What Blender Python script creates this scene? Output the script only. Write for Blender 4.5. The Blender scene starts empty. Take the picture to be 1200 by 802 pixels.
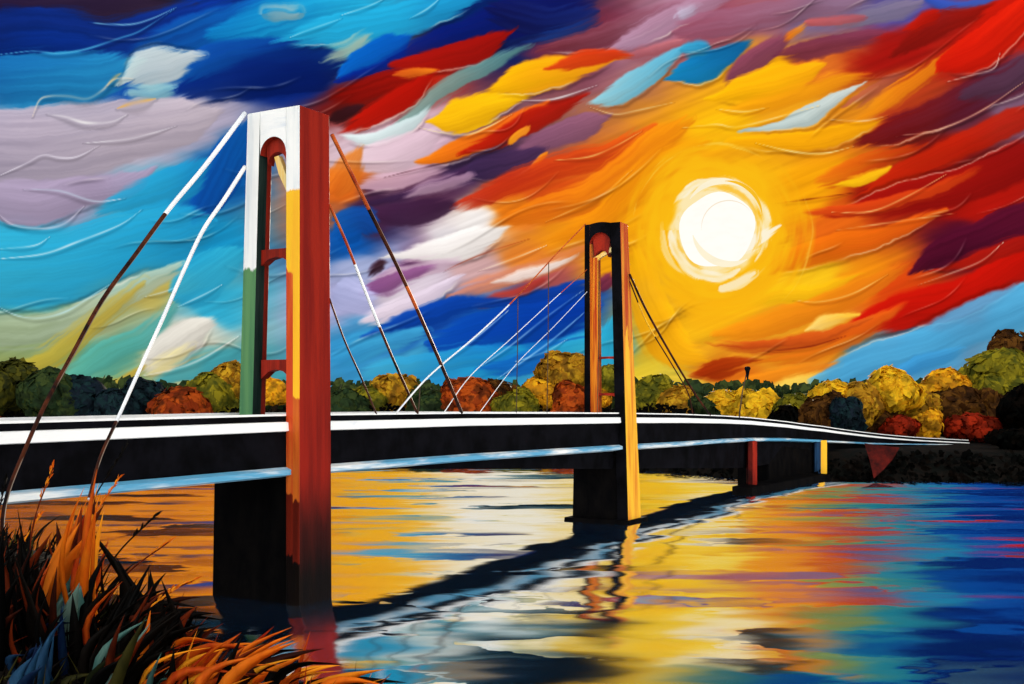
import bpy, math, random
import numpy as np
from mathutils import Vector

random.seed(7)
RNG = np.random.default_rng(11)
sc = bpy.context.scene
COL = sc.collection
F = 1287.0          # focal length in pixels of the 1200 px wide photograph
HZ = 468.0          # row of the horizon
EYE = 10.0          # eye height above the water, metres

# ------------------------------------------------------------------ camera
cd = bpy.data.cameras.new('camera')
cd.sensor_width = 36.0
cd.lens = 36.0 * F / 1200.0
cd.shift_y = (HZ - 401.0) / 1200.0
cd.clip_start = 0.1
cd.clip_end = 12000.0
cam = bpy.data.objects.new('camera', cd)
cam.location = (0, 0, EYE)
cam.rotation_euler = (math.radians(90), 0, 0)
COL.objects.link(cam)
sc.camera = cam

# ------------------------------------------------------------------ world, sun, exposure
SUN_AZ = math.atan2(240.0, F)                       # right of straight ahead
SUN_EL = math.atan2(198.0, math.hypot(F, 240.0))
world = bpy.data.worlds.new('World')
sc.world = world
world.use_nodes = True
wn = world.node_tree
sky_tex = wn.nodes.new('ShaderNodeTexSky')
sky_tex.sky_type = 'NISHITA'
sky_tex.sun_disc = False
sky_tex.sun_elevation = SUN_EL
sky_tex.sun_rotation = SUN_AZ
wn.links.new(sky_tex.outputs[0], wn.nodes['Background'].inputs[0])
wn.nodes['Background'].inputs[1].default_value = 0.1
sl = bpy.data.lights.new('sun_lamp', 'SUN')
sl.energy = 3.0
sl.angle = math.radians(0.5)
sl.color = (1.0, 0.86, 0.66)
so = bpy.data.objects.new('sun_lamp', sl)
sun_dir = Vector((math.sin(SUN_AZ) * math.cos(SUN_EL), math.cos(SUN_AZ) * math.cos(SUN_EL), math.sin(SUN_EL)))
so.rotation_euler = sun_dir.to_track_quat('Z', 'Y').to_euler()
so.location = (30, 60, 60)
COL.objects.link(so)
vs = sc.view_settings
vs.view_transform = 'Standard'
vs.look = 'None'
vs.exposure = 0.0
vs.gamma = 1.0
vs.use_curve_mapping = False
sc.cycles.use_denoising = True
sc.cycles.max_bounces = 6
sc.cycles.sample_clamp_indirect = 4.0

# ------------------------------------------------------------------ small helpers
def hexc(h):
    h = h.lstrip('#')
    return tuple(int(h[i:i + 2], 16) / 255 for i in (0, 2, 4))
def lin(c):
    c = np.asarray(c, float)
    return np.where(c <= 0.04045, c / 12.92, ((np.maximum(c, 0) + 0.055) / 1.055) ** 2.4)
def L(h):
    return tuple(float(v) for v in lin(hexc(h)))

def tag(o, label=None, cat=None, group=None, kind=None):
    if label: o['label'] = label
    if cat: o['category'] = cat
    if group: o['group'] = group
    if kind: o['kind'] = kind
    return o

def empty(name, loc=(0, 0, 0)):
    o = bpy.data.objects.new(name, None)
    o.location = loc
    o.empty_display_size = 0.3
    COL.objects.link(o)
    return o

class MB:
    """collects vertices and faces and links them as ONE mesh object"""
    def __init__(self):
        self.v, self.f, self.m = [], [], []
    def add(self, verts, faces, mat=0):
        o = len(self.v)
        self.v += [tuple(p) for p in verts]
        for i, fc in enumerate(faces):
            self.f.append(tuple(o + k for k in fc))
            self.m.append(mat[i] if isinstance(mat, (list, tuple)) else mat)
    def prism(self, base, top, sides=0, cap=0):
        """base/top: equal-length lists of 3D points, ring order"""
        n = len(base)
        fs = [(i, (i + 1) % n, n + (i + 1) % n, n + i) for i in range(n)]
        ms = list(sides) if isinstance(sides, (list, tuple)) else [sides] * n
        fs += [tuple(range(n - 1, -1, -1)), tuple(range(n, 2 * n))]
        ms += [cap, cap]
        self.add(list(base) + list(top), fs, ms)
    def loft(self, rings, mat=0, side_mats=None, closed=True):
        n = len(rings[0])
        vs_ = [p for r in rings for p in r]
        fs, ms = [], []
        for k in range(len(rings) - 1):
            for i in range(n):
                j = (i + 1) % n
                fs.append((k * n + i, k * n + j, (k + 1) * n + j, (k + 1) * n + i))
                ms.append(side_mats[i] if side_mats else (mat[k] if isinstance(mat, (list, tuple)) else mat))
        if closed:
            e = (len(rings) - 1) * n
            fs += [tuple(range(n - 1, -1, -1)), tuple(e + i for i in range(n))]
            q = side_mats[0] if side_mats else (mat[0] if isinstance(mat, (list, tuple)) else mat)
            ms += [q, q]
        self.add(vs_, fs, ms)
    def tube(self, pts, rad, mat=0, n=7):
        pts = [Vector(p) for p in pts]
        rings = []
        for i, p in enumerate(pts):
            t = (pts[min(i + 1, len(pts) - 1)] - pts[max(i - 1, 0)]).normalized()
            ref = Vector((0, 0, 1)) if abs(t.z) < 0.95 else Vector((1, 0, 0))
            u = t.cross(ref).normalized()
            w = u.cross(t).normalized()
            r = rad[i] if isinstance(rad, (list, tuple)) else rad
            rings.append([p + (u * math.cos(a) + w * math.sin(a)) * r for a in [2 * math.pi * k / n for k in range(n)]])
        self.loft(rings, mat)
    def build(self, name, mats, parent=None, smooth=False, bevel=0.0):
        me = bpy.data.meshes.new(name)
        me.from_pydata(self.v, [], self.f)
        for m in (mats if isinstance(mats, (list, tuple)) else [mats]):
            me.materials.append(m)
        me.polygons.foreach_set('material_index', self.m)
        if smooth:
            me.polygons.foreach_set('use_smooth', [True] * len(self.f))
        me.update()
        import bmesh
        bm = bmesh.new(); bm.from_mesh(me)
        bmesh.ops.recalc_face_normals(bm, faces=bm.faces)
        bm.to_mesh(me); bm.free()
        o = bpy.data.objects.new(name, me)
        COL.objects.link(o)
        if parent is not None:
            o.parent = parent
            o.matrix_parent_inverse = parent.matrix_basis.inverted()
        if bevel > 0:
            b = o.modifiers.new('bevel', 'BEVEL'); b.width = bevel; b.segments = 2; b.limit_method = 'ANGLE'
        return o

# numpy value noise -----------------------------------------------------------
def _h(ix, iy, seed):
    a = (ix.astype(np.int64) * 374761393 + iy.astype(np.int64) * 668265263 + seed * 974634777) & 0xFFFFFFFF
    a = ((a ^ (a >> 13)) * 1274126177) & 0xFFFFFFFF
    return ((a ^ (a >> 16)) & 0xFFFF) / 65535.0
def vnoise(x, y, seed=0):
    xi, yi = np.floor(x), np.floor(y)
    fx, fy = x - xi, y - yi
    fx = fx * fx * (3 - 2 * fx); fy = fy * fy * (3 - 2 * fy)
    a, b = _h(xi, yi, seed), _h(xi + 1, yi, seed)
    c, d = _h(xi, yi + 1, seed), _h(xi + 1, yi + 1, seed)
    return (a * (1 - fx) + b * fx) * (1 - fy) + (c * (1 - fx) + d * fx) * fy
def fbm(x, y, seed=0, o=3):
    s, a, t = 0, 1.0, 0
    for k in range(o):
        s = s + a * vnoise(x * 2 ** k, y * 2 ** k, seed + k * 17); t += a; a *= 0.5
    return s / t
def sstep(a, b, x):
    t = np.clip((x - a) / (b - a), 0, 1)
    return t * t * (3 - 2 * t)

# ------------------------------------------------------------------ materials
def new_mat(name):
    m = bpy.data.materials.new(name)
    m.use_nodes = True
    nt = m.node_tree
    return m, nt, nt.nodes['Principled BSDF']

def node(nt, typ, **kw):
    n = nt.nodes.new(typ)
    for k, v in kw.items():
        setattr(n, k, v)
    return n

def mixc(nt, fac, c1, c2):
    m = node(nt, 'ShaderNodeMix', data_type='RGBA')
    for sock, val in ((m.inputs[0], fac), (m.inputs[6], c1), (m.inputs[7], c2)):
        if isinstance(val, bpy.types.NodeSocket):
            nt.links.new(val, sock)
        elif isinstance(val, (int, float)):
            sock.default_value = val
        else:
            sock.default_value = (*val, 1)
    return m.outputs[2]

def pos_noise(nt, scale, detail=3.0, offset=0.0):
    g = node(nt, 'ShaderNodeNewGeometry')
    mp = node(nt, 'ShaderNodeMapping')
    mp.inputs['Scale'].default_value = scale
    mp.inputs['Location'].default_value = (offset, offset * 0.7, offset * 1.3)
    nt.links.new(g.outputs['Position'], mp.inputs['Vector'])
    nz = node(nt, 'ShaderNodeTexNoise')
    nz.inputs['Scale'].default_value = 1.0
    nz.inputs['Detail'].default_value = detail
    nt.links.new(mp.outputs[0], nz.inputs['Vector'])
    return nz.outputs['Fac']

def remap(nt, v, a, b, lo=0.0, hi=1.0):
    r = node(nt, 'ShaderNodeMapRange')
    r.interpolation_type = 'SMOOTHSTEP'
    nt.links.new(v, r.inputs[0])
    for i, x in ((1, a), (2, b), (3, lo), (4, hi)):
        r.inputs[i].default_value = x
    return r.outputs[0]

def math_n(nt, op, a, b=0.0, c=None):
    m = node(nt, 'ShaderNodeMath', operation=op)
    for i, v in enumerate((a, b) if c is None else (a, b, c)):
        if isinstance(v, bpy.types.NodeSocket): nt.links.new(v, m.inputs[i])
        else: m.inputs[i].default_value = v
    return m.outputs[0]

def add_bump(nt, bs, h, strength, dist=0.02):
    b = node(nt, 'ShaderNodeBump')
    b.inputs['Strength'].default_value = strength
    b.inputs['Distance'].default_value = dist
    nt.links.new(h, b.inputs['Height'])
    nt.links.new(b.outputs[0], bs.inputs['Normal'])

def brushed(name, c1, c2, rough=0.45, scale=(2.2, 2.2, 0.22), bump=0.35, lo=0.35, hi=0.65, off=0.0, spec=0.04):
    """thick paint laid on in long strokes along the member"""
    m, nt, bs = new_mat(name)
    a = pos_noise(nt, scale, 4.0, off)
    fine = pos_noise(nt, tuple(s * 5 for s in scale), 3.0, off + 3)
    mx = math_n(nt, 'ADD', math_n(nt, 'MULTIPLY', a, 0.75), math_n(nt, 'MULTIPLY', fine, 0.25))
    nt.links.new(mixc(nt, remap(nt, mx, lo, hi), c1, c2), bs.inputs['Base Color'])
    bs.inputs['Roughness'].default_value = rough
    bs.inputs['Specular IOR Level'].default_value = spec
    add_bump(nt, bs, fine, bump, 0.05)
    return m

def banded(name, bands, rough=0.45, wob=0.5, off=0.0, blend=0.10):
    """paint colours in bands up a member: bands = [(top z, colour, streak colour), ...] from the bottom"""
    m, nt, bs = new_mat(name)
    g = node(nt, 'ShaderNodeNewGeometry')
    sp = node(nt, 'ShaderNodeSeparateXYZ')
    nt.links.new(g.outputs['Position'], sp.inputs[0])
    wobn = pos_noise(nt, (3.0, 3.0, 0.4), 3.0, off)
    z = math_n(nt, 'ADD', sp.outputs[2], math_n(nt, 'MULTIPLY', math_n(nt, 'SUBTRACT', wobn, 0.5), wob * 2))
    st = remap(nt, pos_noise(nt, (1.8, 1.8, 0.12), 3.0, off + 9), 0.38, 0.70)
    cur = None
    prev = None
    for top, c, c2 in bands:
        cc = mixc(nt, st, c, c2)
        cur = cc if cur is None else mixc(nt, remap(nt, z, prev - blend * 0.4, prev + blend), cur, cc)
        prev = top
    nt.links.new(cur, bs.inputs['Base Color'])
    bs.inputs['Roughness'].default_value = rough
    bs.inputs['Specular IOR Level'].default_value = 0.1
    add_bump(nt, bs, pos_noise(nt, (12.0, 12.0, 1.2), 3.0, off), 0.35, 0.05)
    return m

WHITE, WHITE2 = (0.86, 0.87, 0.87), (0.62, 0.68, 0.74)
M = {}
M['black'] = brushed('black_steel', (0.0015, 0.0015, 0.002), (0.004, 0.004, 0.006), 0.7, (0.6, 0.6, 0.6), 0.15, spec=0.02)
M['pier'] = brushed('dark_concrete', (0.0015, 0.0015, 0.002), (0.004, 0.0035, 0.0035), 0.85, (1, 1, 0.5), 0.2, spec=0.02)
M['white'] = brushed('white_paint', (0.88, 0.89, 0.90), (0.55, 0.62, 0.72), 0.5, (0.35, 0.35, 2.0), 0.3, 0.5, 0.85)
M['flange'] = brushed('blue_white_paint', (0.10, 0.34, 0.55), (0.78, 0.80, 0.80), 0.4, (0.16, 0.16, 1.6), 0.3, 0.42, 0.66, 4.0)
M['asphalt'] = brushed('asphalt', (0.04, 0.04, 0.045), (0.06, 0.06, 0.06), 0.9, (3, 3, 3), 0.3)
M['red'] = brushed('red_paint', (0.34, 0.022, 0.010), (0.16, 0.012, 0.008), 0.4, off=1.0)
M['orange'] = brushed('orange_red_paint', (0.55, 0.07, 0.012), (0.75, 0.2, 0.02), 0.4, off=2.0)
M['yellow'] = brushed('yellow_paint', (0.86, 0.48, 0.03), (0.80, 0.30, 0.02), 0.4, off=5.0, lo=0.45, hi=0.75)
M['cream'] = brushed('cream_paint', (0.85, 0.68, 0.32), (0.85, 0.50, 0.10), 0.4)
M['reveal'] = brushed('dark_green_paint', (0.006, 0.016, 0.014), (0.02, 0.035, 0.03), 0.4)
M['cable_dark'] = brushed('rusty_cable', (0.008, 0.005, 0.005), (0.08, 0.02, 0.008), 0.5, (1, 1, 0.4), 0.0)
M['cable_white'] = brushed('white_cable', (0.85, 0.86, 0.88), (0.7, 0.74, 0.8), 0.5, (1, 1, .4), 0.0)
M['cable_red'] = brushed('red_cable', (0.30, 0.03, 0.012), (0.55, 0.12, 0.02), 0.5, (1, 1, .4), 0.0)
M['hanger'] = brushed('dark_hanger', (0.03, 0.02, 0.02), (0.08, 0.05, 0.03), 0.5)
M['leg_left'] = banded('white_over_green_paint', [(16.4, (0.10, 0.25, 0.10), (0.05, 0.17, 0.08)), (40, WHITE, WHITE2)], off=2.0)
M['leg_in'] = banded('white_yellow_red_paint', [(2.4, (0.003, 0.002, 0.002), (0.008, 0.003, 0.002)), (5.4, (0.16, 0.012, 0.005), (0.10, 0.010, 0.004)), (16.2, (0.52, 0.05, 0.012), (0.70, 0.16, 0.02)), (20.1, (0.90, 0.50, 0.02), (0.86, 0.40, 0.02)), (40, WHITE, WHITE2)], off=6.0)
M['leg_out'] = banded('white_yellow_orange_paint', [(2.0, (0.003, 0.002, 0.002), (0.006, 0.003, 0.002)), (5.0, (0.09, 0.008, 0.004), (0.16, 0.012, 0.005)), (10.0, (0.60, 0.14, 0.015), (0.40, 0.04, 0.01)), (20.1, (0.90, 0.50, 0.02), (0.86, 0.42, 0.02)), (40, WHITE, WHITE2)], off=8.0)
M['leg_side'] = banded('deep_red_paint_stained_at_waterline', [(2.0, (0.003, 0.002, 0.002), (0.006, 0.003, 0.002)), (4.4, (0.035, 0.004, 0.003), (0.06, 0.006, 0.004)), (9.0, (0.25, 0.011, 0.005), (0.15, 0.007, 0.004)), (40, (0.27, 0.013, 0.005), (0.17, 0.007, 0.004))], wob=0.7, off=3.0, blend=2.4)
M['side2'] = banded('yellow_over_rust_paint', [(15.0, (0.84, 0.46, 0.03), (0.62, 0.16, 0.015)), (40, (0.42, 0.05, 0.012), (0.66, 0.24, 0.02))], wob=2.5, off=7.0)
M['leg_far'] = brushed('red_orange_paint', (0.40, 0.03, 0.01), (0.74, 0.26, 0.02), 0.4, (5, 5, 0.15), off=12.0, lo=0.4, hi=0.62)
M['blue_post'] = brushed('blue_paint', (0.012, 0.045, 0.11), (0.004, 0.012, 0.03), 0.5)
M['wing'] = brushed('dark_red_paint', (0.085, 0.006, 0.004), (0.015, 0.002, 0.002), 0.6, (0.5, 0.5, 0.5))

def at(px, py, d):
    """the point d metres ahead that the photograph shows at (px, py)"""
    return Vector(((px - 600.0) / F * d, d, EYE - (py - HZ) / F * d))

# ------------------------------------------------------------------ sky: a painted evening sky, one colour per direction
# every stroke: first colour, last colour, edge softness, painted ridge highlight (+1 lower edge, -1 upper edge, 0 none), spine of x,y,halfwidth
STROKES = """
2a1c3e 3a2a3e 9 0|-60,12,26 60,8,24 150,8,20 230,4,12
0c2a70 123a94 6 0|-40,42,26 60,38,28 130,45,24 200,26,20 270,4,14
1c6aa4 2a8ab8 8 0|-40,95,28 60,90,30 120,88,28 170,70,16
14509c 1468b0 6 0|150,60,12 210,45,20 260,25,18 320,5,14
1279b6 2aa6d0 6 0|240,45,16 300,30,24 360,15,24 430,4,20
0b2b78 0a1c5c 7 0|205,110,14 250,96,26 310,86,32 370,78,30 410,68,18
145aa6 0f3f8c 6 0|195,100,8 240,74,18 290,58,14 340,52,10
2aa4cf 25a0d0 5 1|315,52,5 360,42,14 400,34,20 450,26,22 510,12,18 570,-6,12
6f9aac 8aa4a8 14 0|312,16,6 350,14,6
9aae9e a8b8a4 7 0|374,72,4 400,60,9 435,40,8
c2ccc8 d2d4cc 8 -1|140,100,6 170,84,24 200,76,22 222,68,10 240,66,2
8fb4b8 7fb0bc 9 0|150,112,10 180,112,12 205,104,10
a79cae b3a6b0 4 0|-50,172,40 60,168,44 150,152,38 225,142,26 262,128,4
a294ac 9e8ea8 3 1|-30,228,30 40,238,26 90,226,18 150,216,18 186,196,6
0f4a94 105aa0 4 0|225,262,16 256,210,26 280,162,18 292,138,5
2f9fc6 1f88b8 5 0|110,250,8 160,232,16 210,215,22 250,185,16
38a8c9 2592be 6 0|-60,315,46 70,312,44 150,292,42 250,262,36
2c9cc4 37a6c6 5 0|200,350,26 240,325,28 282,290,20
98a888 a9b8a4 5 -1|-60,378,18 20,388,20 90,374,18 150,342,14 216,312,9
b4a03a b09a44 10 0|10,438,14 60,420,14 110,380,12 150,345,9 168,332,5
5aa290 4f9c98 9 0|80,446,13 130,412,15 178,388,14 205,356,9
cfc9bf d6d0c4 4 1|160,438,6 190,415,20 225,392,20 255,374,8
d8c98e d4c690 8 0|170,440,6 200,424,9 226,408,6
3f97a4 4a98a0 6 0|180,448,7 230,430,11 282,410,12
c0a63c b89a40 9 0|96,458,7 136,446,8 168,428,5
0a63ba 0c58b0 4 0|396,92,10 430,68,18 466,52,17 484,40,5
0a2480 15195a 5 0|395,98,8 450,80,9 500,54,14 545,40,15 610,20,24 700,4,16
161a52 1a2a68 8 0|570,10,18 640,26,18 700,14,10
1b3f80 18306c 6 0|612,50,4 655,42,8 706,22,8
74353f 8c5a6c 6 1|630,62,5 690,48,12 740,32,13 800,6,12
b792aa a87c92 5 1|702,66,4 745,44,12 800,16,14 860,-6,12
9c5258 b06a70 6 0|728,72,6 790,56,8 815,44,5
a81a10 9c160e 3 1|458,76,8 500,72,14 548,62,15 586,44,11 604,30,3
84140e 96180f 4 0|386,116,8 430,104,13 470,92,12 512,84,5
cc5a1c e07a1e 3 0|462,88,4 490,86,7 512,84,3
b61c0e a8170d 4 1|396,156,5 436,136,13 476,112,14 512,86,4
2c1418 341a22 7 0|388,142,10 424,126,6
86aaa2 5c8c88 5 0|452,154,4 490,126,8 530,98,12 580,72,10 624,52,4
d4e2e2 c0d4d4 3 1|400,160,4 438,164,8 478,148,9 506,122,4
dcbfca d4b4c2 5 0|412,190,16 455,186,22 498,166,16 520,152,6
d2a8b6 c8a0b2 6 0|420,216,12 470,214,12 524,194,8
f9b40c fcbc10 3 1|500,142,5 528,140,20 566,126,18 606,116,9 626,112,3
fcb60a f4981a 3 1|566,110,5 600,96,16 640,86,18 690,76,11 738,68,2
d4481a c83c16 3 0|636,82,4 690,68,9 744,66,4
ea7c14 e0601a 3 1|488,190,4 520,184,12 560,166,14 606,142,10 642,118,5
b4240e 9c1c12 4 0|536,184,5 590,160,10 640,132,11 690,110,6
f29c20 f0902a 2 0|596,168,4 620,148,5
7a5068 8c5c72 4 0|596,184,5 640,162,12 688,146,18 716,134,7
3c2a4c 4c3254 4 1|540,206,6 566,196,14 600,190,16 640,172,8
f09a24 e8801c 2 0|622,196,2 644,178,4
3a2444 44284a 5 0|428,240,5 490,226,6 546,200,5
b090a2 a07e94 5 0|470,234,6 515,218,9 556,204,6
4a2848 3a1e3a 5 0|424,252,10 480,252,15 536,238,9
bc2c16 da5a1a 5 0|530,246,8 600,216,15 660,194,15 720,180,14 770,148,7
e27418 ee8c14 5 0|590,260,12 660,240,16 720,210,18 770,170,18 812,136,12
ec8a14 f2980f 6 0|640,280,14 700,262,16 740,225,18 780,190,14 830,165,10
90c2cc 58aaca 3 1|690,122,4 714,114,12 748,96,14 778,72,11 806,54,5
1485ba 0f68a0 3 1|780,92,5 816,82,18 850,66,13 884,46,3
3c9cc2 2f90bc 4 0|796,58,8 834,54,8
96566a 8c6c82 6 0|790,38,16 860,26,18 930,12,18 1010,0,14
b8b0c4 a898ac 9 0|796,20,8 818,10,4
7a7488 86788c 5 0|976,28,8 1040,16,12 1090,2,8
3a56b0 4464b4 4 1|1084,0,6 1120,6,6 1176,-4,5
c05c58 a85860 6 0|946,28,7 1014,20,8
7a4058 84465a 4 0|846,98,8 878,78,14 912,52,10 934,34,3
6a2c48 7c3a50 5 0|905,68,9 960,56,12 1036,40,9
ea7e1a f09020 3 0|918,48,4 948,30,3
fbb20e f8a612 3 1|826,116,4 868,106,16 920,92,18 968,74,8
f6a012 f09418 5 0|846,134,8 920,112,10 980,94,9 1020,88,3
b8644c a85444 6 0|986,128,8 1030,102,10 1066,82,5
a8bfc4 c4d0ce 2 1|866,155,2 910,147,6 948,136,13 976,118,9 1016,97,1.5
f09018 e67c18 5 0|1000,142,7 1050,112,10 1100,72,8 1134,48,4
7c1812 8e1a12 5 0|1044,64,9 1100,32,14 1160,8,10
ba2010 a81c10 4 0|1058,36,7 1104,16,8
6c1018 562840 5 1|1002,170,4 1040,156,16 1100,132,18 1160,102,22 1230,70,24
503448 5c4054 6 0|1124,114,10 1180,92,14 1230,56,14
c81e0e d4260f 2.5 1|1094,86,5 1106,76,18 1140,64,22 1176,36,20 1220,-6,16
f8a80e f4a010 4 1|850,168,8 930,166,12 990,156,12 1040,138,3
e27818 b4300f 5 0|956,214,8 1010,196,14 1060,180,10 1086,166,3
c8300e b0200e 5 0|996,232,5 1050,206,12 1120,172,16 1230,124,18
fcbe16 f9b41a 2.5 0|972,216,2.5 1010,210,7 1044,196,5
a01810 8c1412 4 -1|964,254,5 1060,230,18 1130,216,20 1230,172,24
d8501a c03c14 4 0|940,250,5 1010,244,9 1090,226,8 1150,196,5
f9b616 f6a814 6 0|905,262,10 914,300,12 884,338,15 826,352,15 770,330,12
e87812 d45a14 4 1|888,322,9 930,306,14 980,290,16 1050,270,10 1110,246,5
fbbe1a f6ac16 4 0|874,358,7 910,346,12 960,340,10 1016,318,6
9a3010 8a2c12 4 0|908,288,3 930,280,3
ec8c16 e4781a 5 0|836,394,9 920,372,14 1000,342,14 1066,306,9
4c0f28 5c1532 3 1|1066,322,5 1096,302,18 1150,282,22 1200,258,22 1250,236,16
c41a0c b4160c 3.5 1|970,400,7 1050,366,20 1120,352,22 1180,318,22 1250,276,20
b02010 981a14 4 0|1090,320,4 1140,306,8 1200,284,10 1240,268,8
e07a18 dc641a 5 0|876,424,6 950,410,12 1010,386,12 1064,358,5
bc4c1a c85a1c 4 0|826,402,4 870,406,6 960,396,8 1026,372,4
fbd07a f8b840 3.5 0|942,388,3 968,376,9 1008,367,2
8c2608 a43a0e 5 0|806,446,5 838,432,12 866,426,9 894,419,2
ee8a1c e88020 6 0|866,454,8 930,436,10 985,424,7
f8d060 f2c050 5 0|900,458,6 934,449,8 968,436,4
4c9ac6 54a0ca 5 -1|946,452,12 1010,428,20 1080,408,24 1140,380,26 1240,340,26
3a86bc 4490c0 7 0|1050,440,9 1090,422,10 1130,410,8
86a8b4 7aa0b4 6 0|850,466,7 896,462,7
d46a20 e08030 5 0|388,226,18 410,196,14 424,172,6
1058a4 0e4c98 5 0|392,274,24 424,262,20 444,274,7
efe6e2 f4ece6 3.5 1|446,302,4 500,296,12 556,282,17 602,266,5
d6bcca c8a8ba 5 0|430,332,8 490,316,10 544,302,8
7a4476 8a5484 5 0|424,346,6 448,336,12 490,320,8 516,312,3
3a2030 40242c 3 0|430,326,3 446,312,6 458,310,3
a6aad4 b0b0d8 7 0|392,340,24 424,352,18 446,352,6
c8867a da7c40 5 0|524,348,6 580,330,10 640,310,10 700,284,9
b4463a a03a34 4 0|556,358,5 600,346,8 640,326,5
e8d0c8 f0dcd0 3 0|576,332,3 620,320,6 676,298,3
e0cedc d6c4d6 4 1|420,380,8 466,362,11 510,342,10 546,322,4
0f459c 0d4098 4 0|424,396,9 490,376,14 544,358,11 604,354,8 690,332,10
0c4aa8 0b3c96 6 0|500,404,18 570,386,24 640,374,24 700,362,22
3a92c4 46a0c8 6 0|386,424,16 440,404,14 500,390,10
44a2c6 1e80ba 6 0|420,438,12 490,430,14 540,420,14 606,412,12
145fb0 1a6ab6 7 0|556,434,9 620,424,12 690,398,10
32a2c2 3aa6c4 6 0|640,414,8 690,404,12 726,392,14
34a2c2 2c9cc0 5 0|704,450,14 714,400,17 724,370,8
6a2a44 7a3448 4 0|700,340,9 722,322,7
f6ae12 f4a416 8 0|742,290,14 756,350,24 790,410,22 830,420,12
d6b236 c8a840 9 0|744,450,14 790,452,12 840,460,8
"""
# thin ridge lines, relief painted in colour with a dark side: colour, spine
LINES = """
8fd0e8 1.2|104,27 150,29 178,22 206,9
58b4dc 1.5|0,64 40,60 66,63 100,58 140,45 165,36 204,11
e8d4bc 2.0|38,137 46,118 58,113 80,113 102,116 120,106 134,93 156,92
f4ba5a 2.6|126,100 136,90 142,86
f6b038 3.0|138,127 156,121 182,116
f4f0ee 2.0|56,134 76,137 100,144 130,143 148,135
f2eef2 1.3|98,168 145,164 176,157 206,148
e4dce8 1.1|-5,208 30,192 50,182 70,185 90,184 116,171
efe6f4 1.6|-5,248 16,264 50,268 76,262 98,242
c4d8e8 1.5|28,222 70,224 110,236 146,233
dcecf4 1.5|-5,304 50,298 90,284 140,264 166,246
c8e4ee 1.1|0,292 40,288 58,278
bfe4ea 1.4|-5,358 20,370 48,373 80,364 112,344 138,328
f4f2ea 1.6|164,441 200,434 236,421 280,394
d8eef4 1.0|170,348 190,343 206,337
c8e6f0 1.0|208,360 240,345 260,334
8fd4ec 1.4|340,44 360,36 400,22
a8e0f0 1.0|400,18 430,8 452,-2
b8e8f4 1.0|480,22 500,11 516,-2
f6e4a8 1.3|492,150 520,156 548,158 574,148 600,134
f0ecec 1.3|612,118 650,116 700,100
4a2a30 1.2|450,208 500,196 545,186 600,170
f2c070 1.0|650,188 690,184 720,172 752,154
f8b870 1.0|640,260 700,232 740,200
e8c890 1.2|692,126 720,134 745,130 790,120
ffe6a0 1.2|840,128 872,131 900,126
f8d890 1.0|800,150 840,146 870,148 960,124
ffe9a8 1.1|886,168 930,178 965,180 1000,172
f2d0a8 1.1|970,140 1010,142 1040,136
f6e8d8 1.2|1110,96 1140,88 1165,80 1172,62
e4b090 1.0|1050,160 1100,152 1150,130 1200,96
ffd890 1.0|975,249 1020,248 1060,232 1110,204
f0b070 1.0|980,270 1050,260 1120,250
e8c8b0 1.3|1076,334 1110,322 1150,306 1176,284
f8c070 1.0|930,352 960,354 1000,344 1040,322
e0f0f4 1.2|515,428 545,406 572,384 596,364
a8ccec 1.0|560,432 600,404 640,372 684,340
94c4ea 1.0|580,446 640,404 690,362
b4d8f0 1.0|604,424 640,412 664,398
f8e0c0 1.0|560,318 600,304 640,288
8c3018 1.0|520,318 560,300 620,280
6a1a10 1.2|900,240 960,232 1000,226
7a2410 1.2|900,412 950,406 990,394
"""
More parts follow.
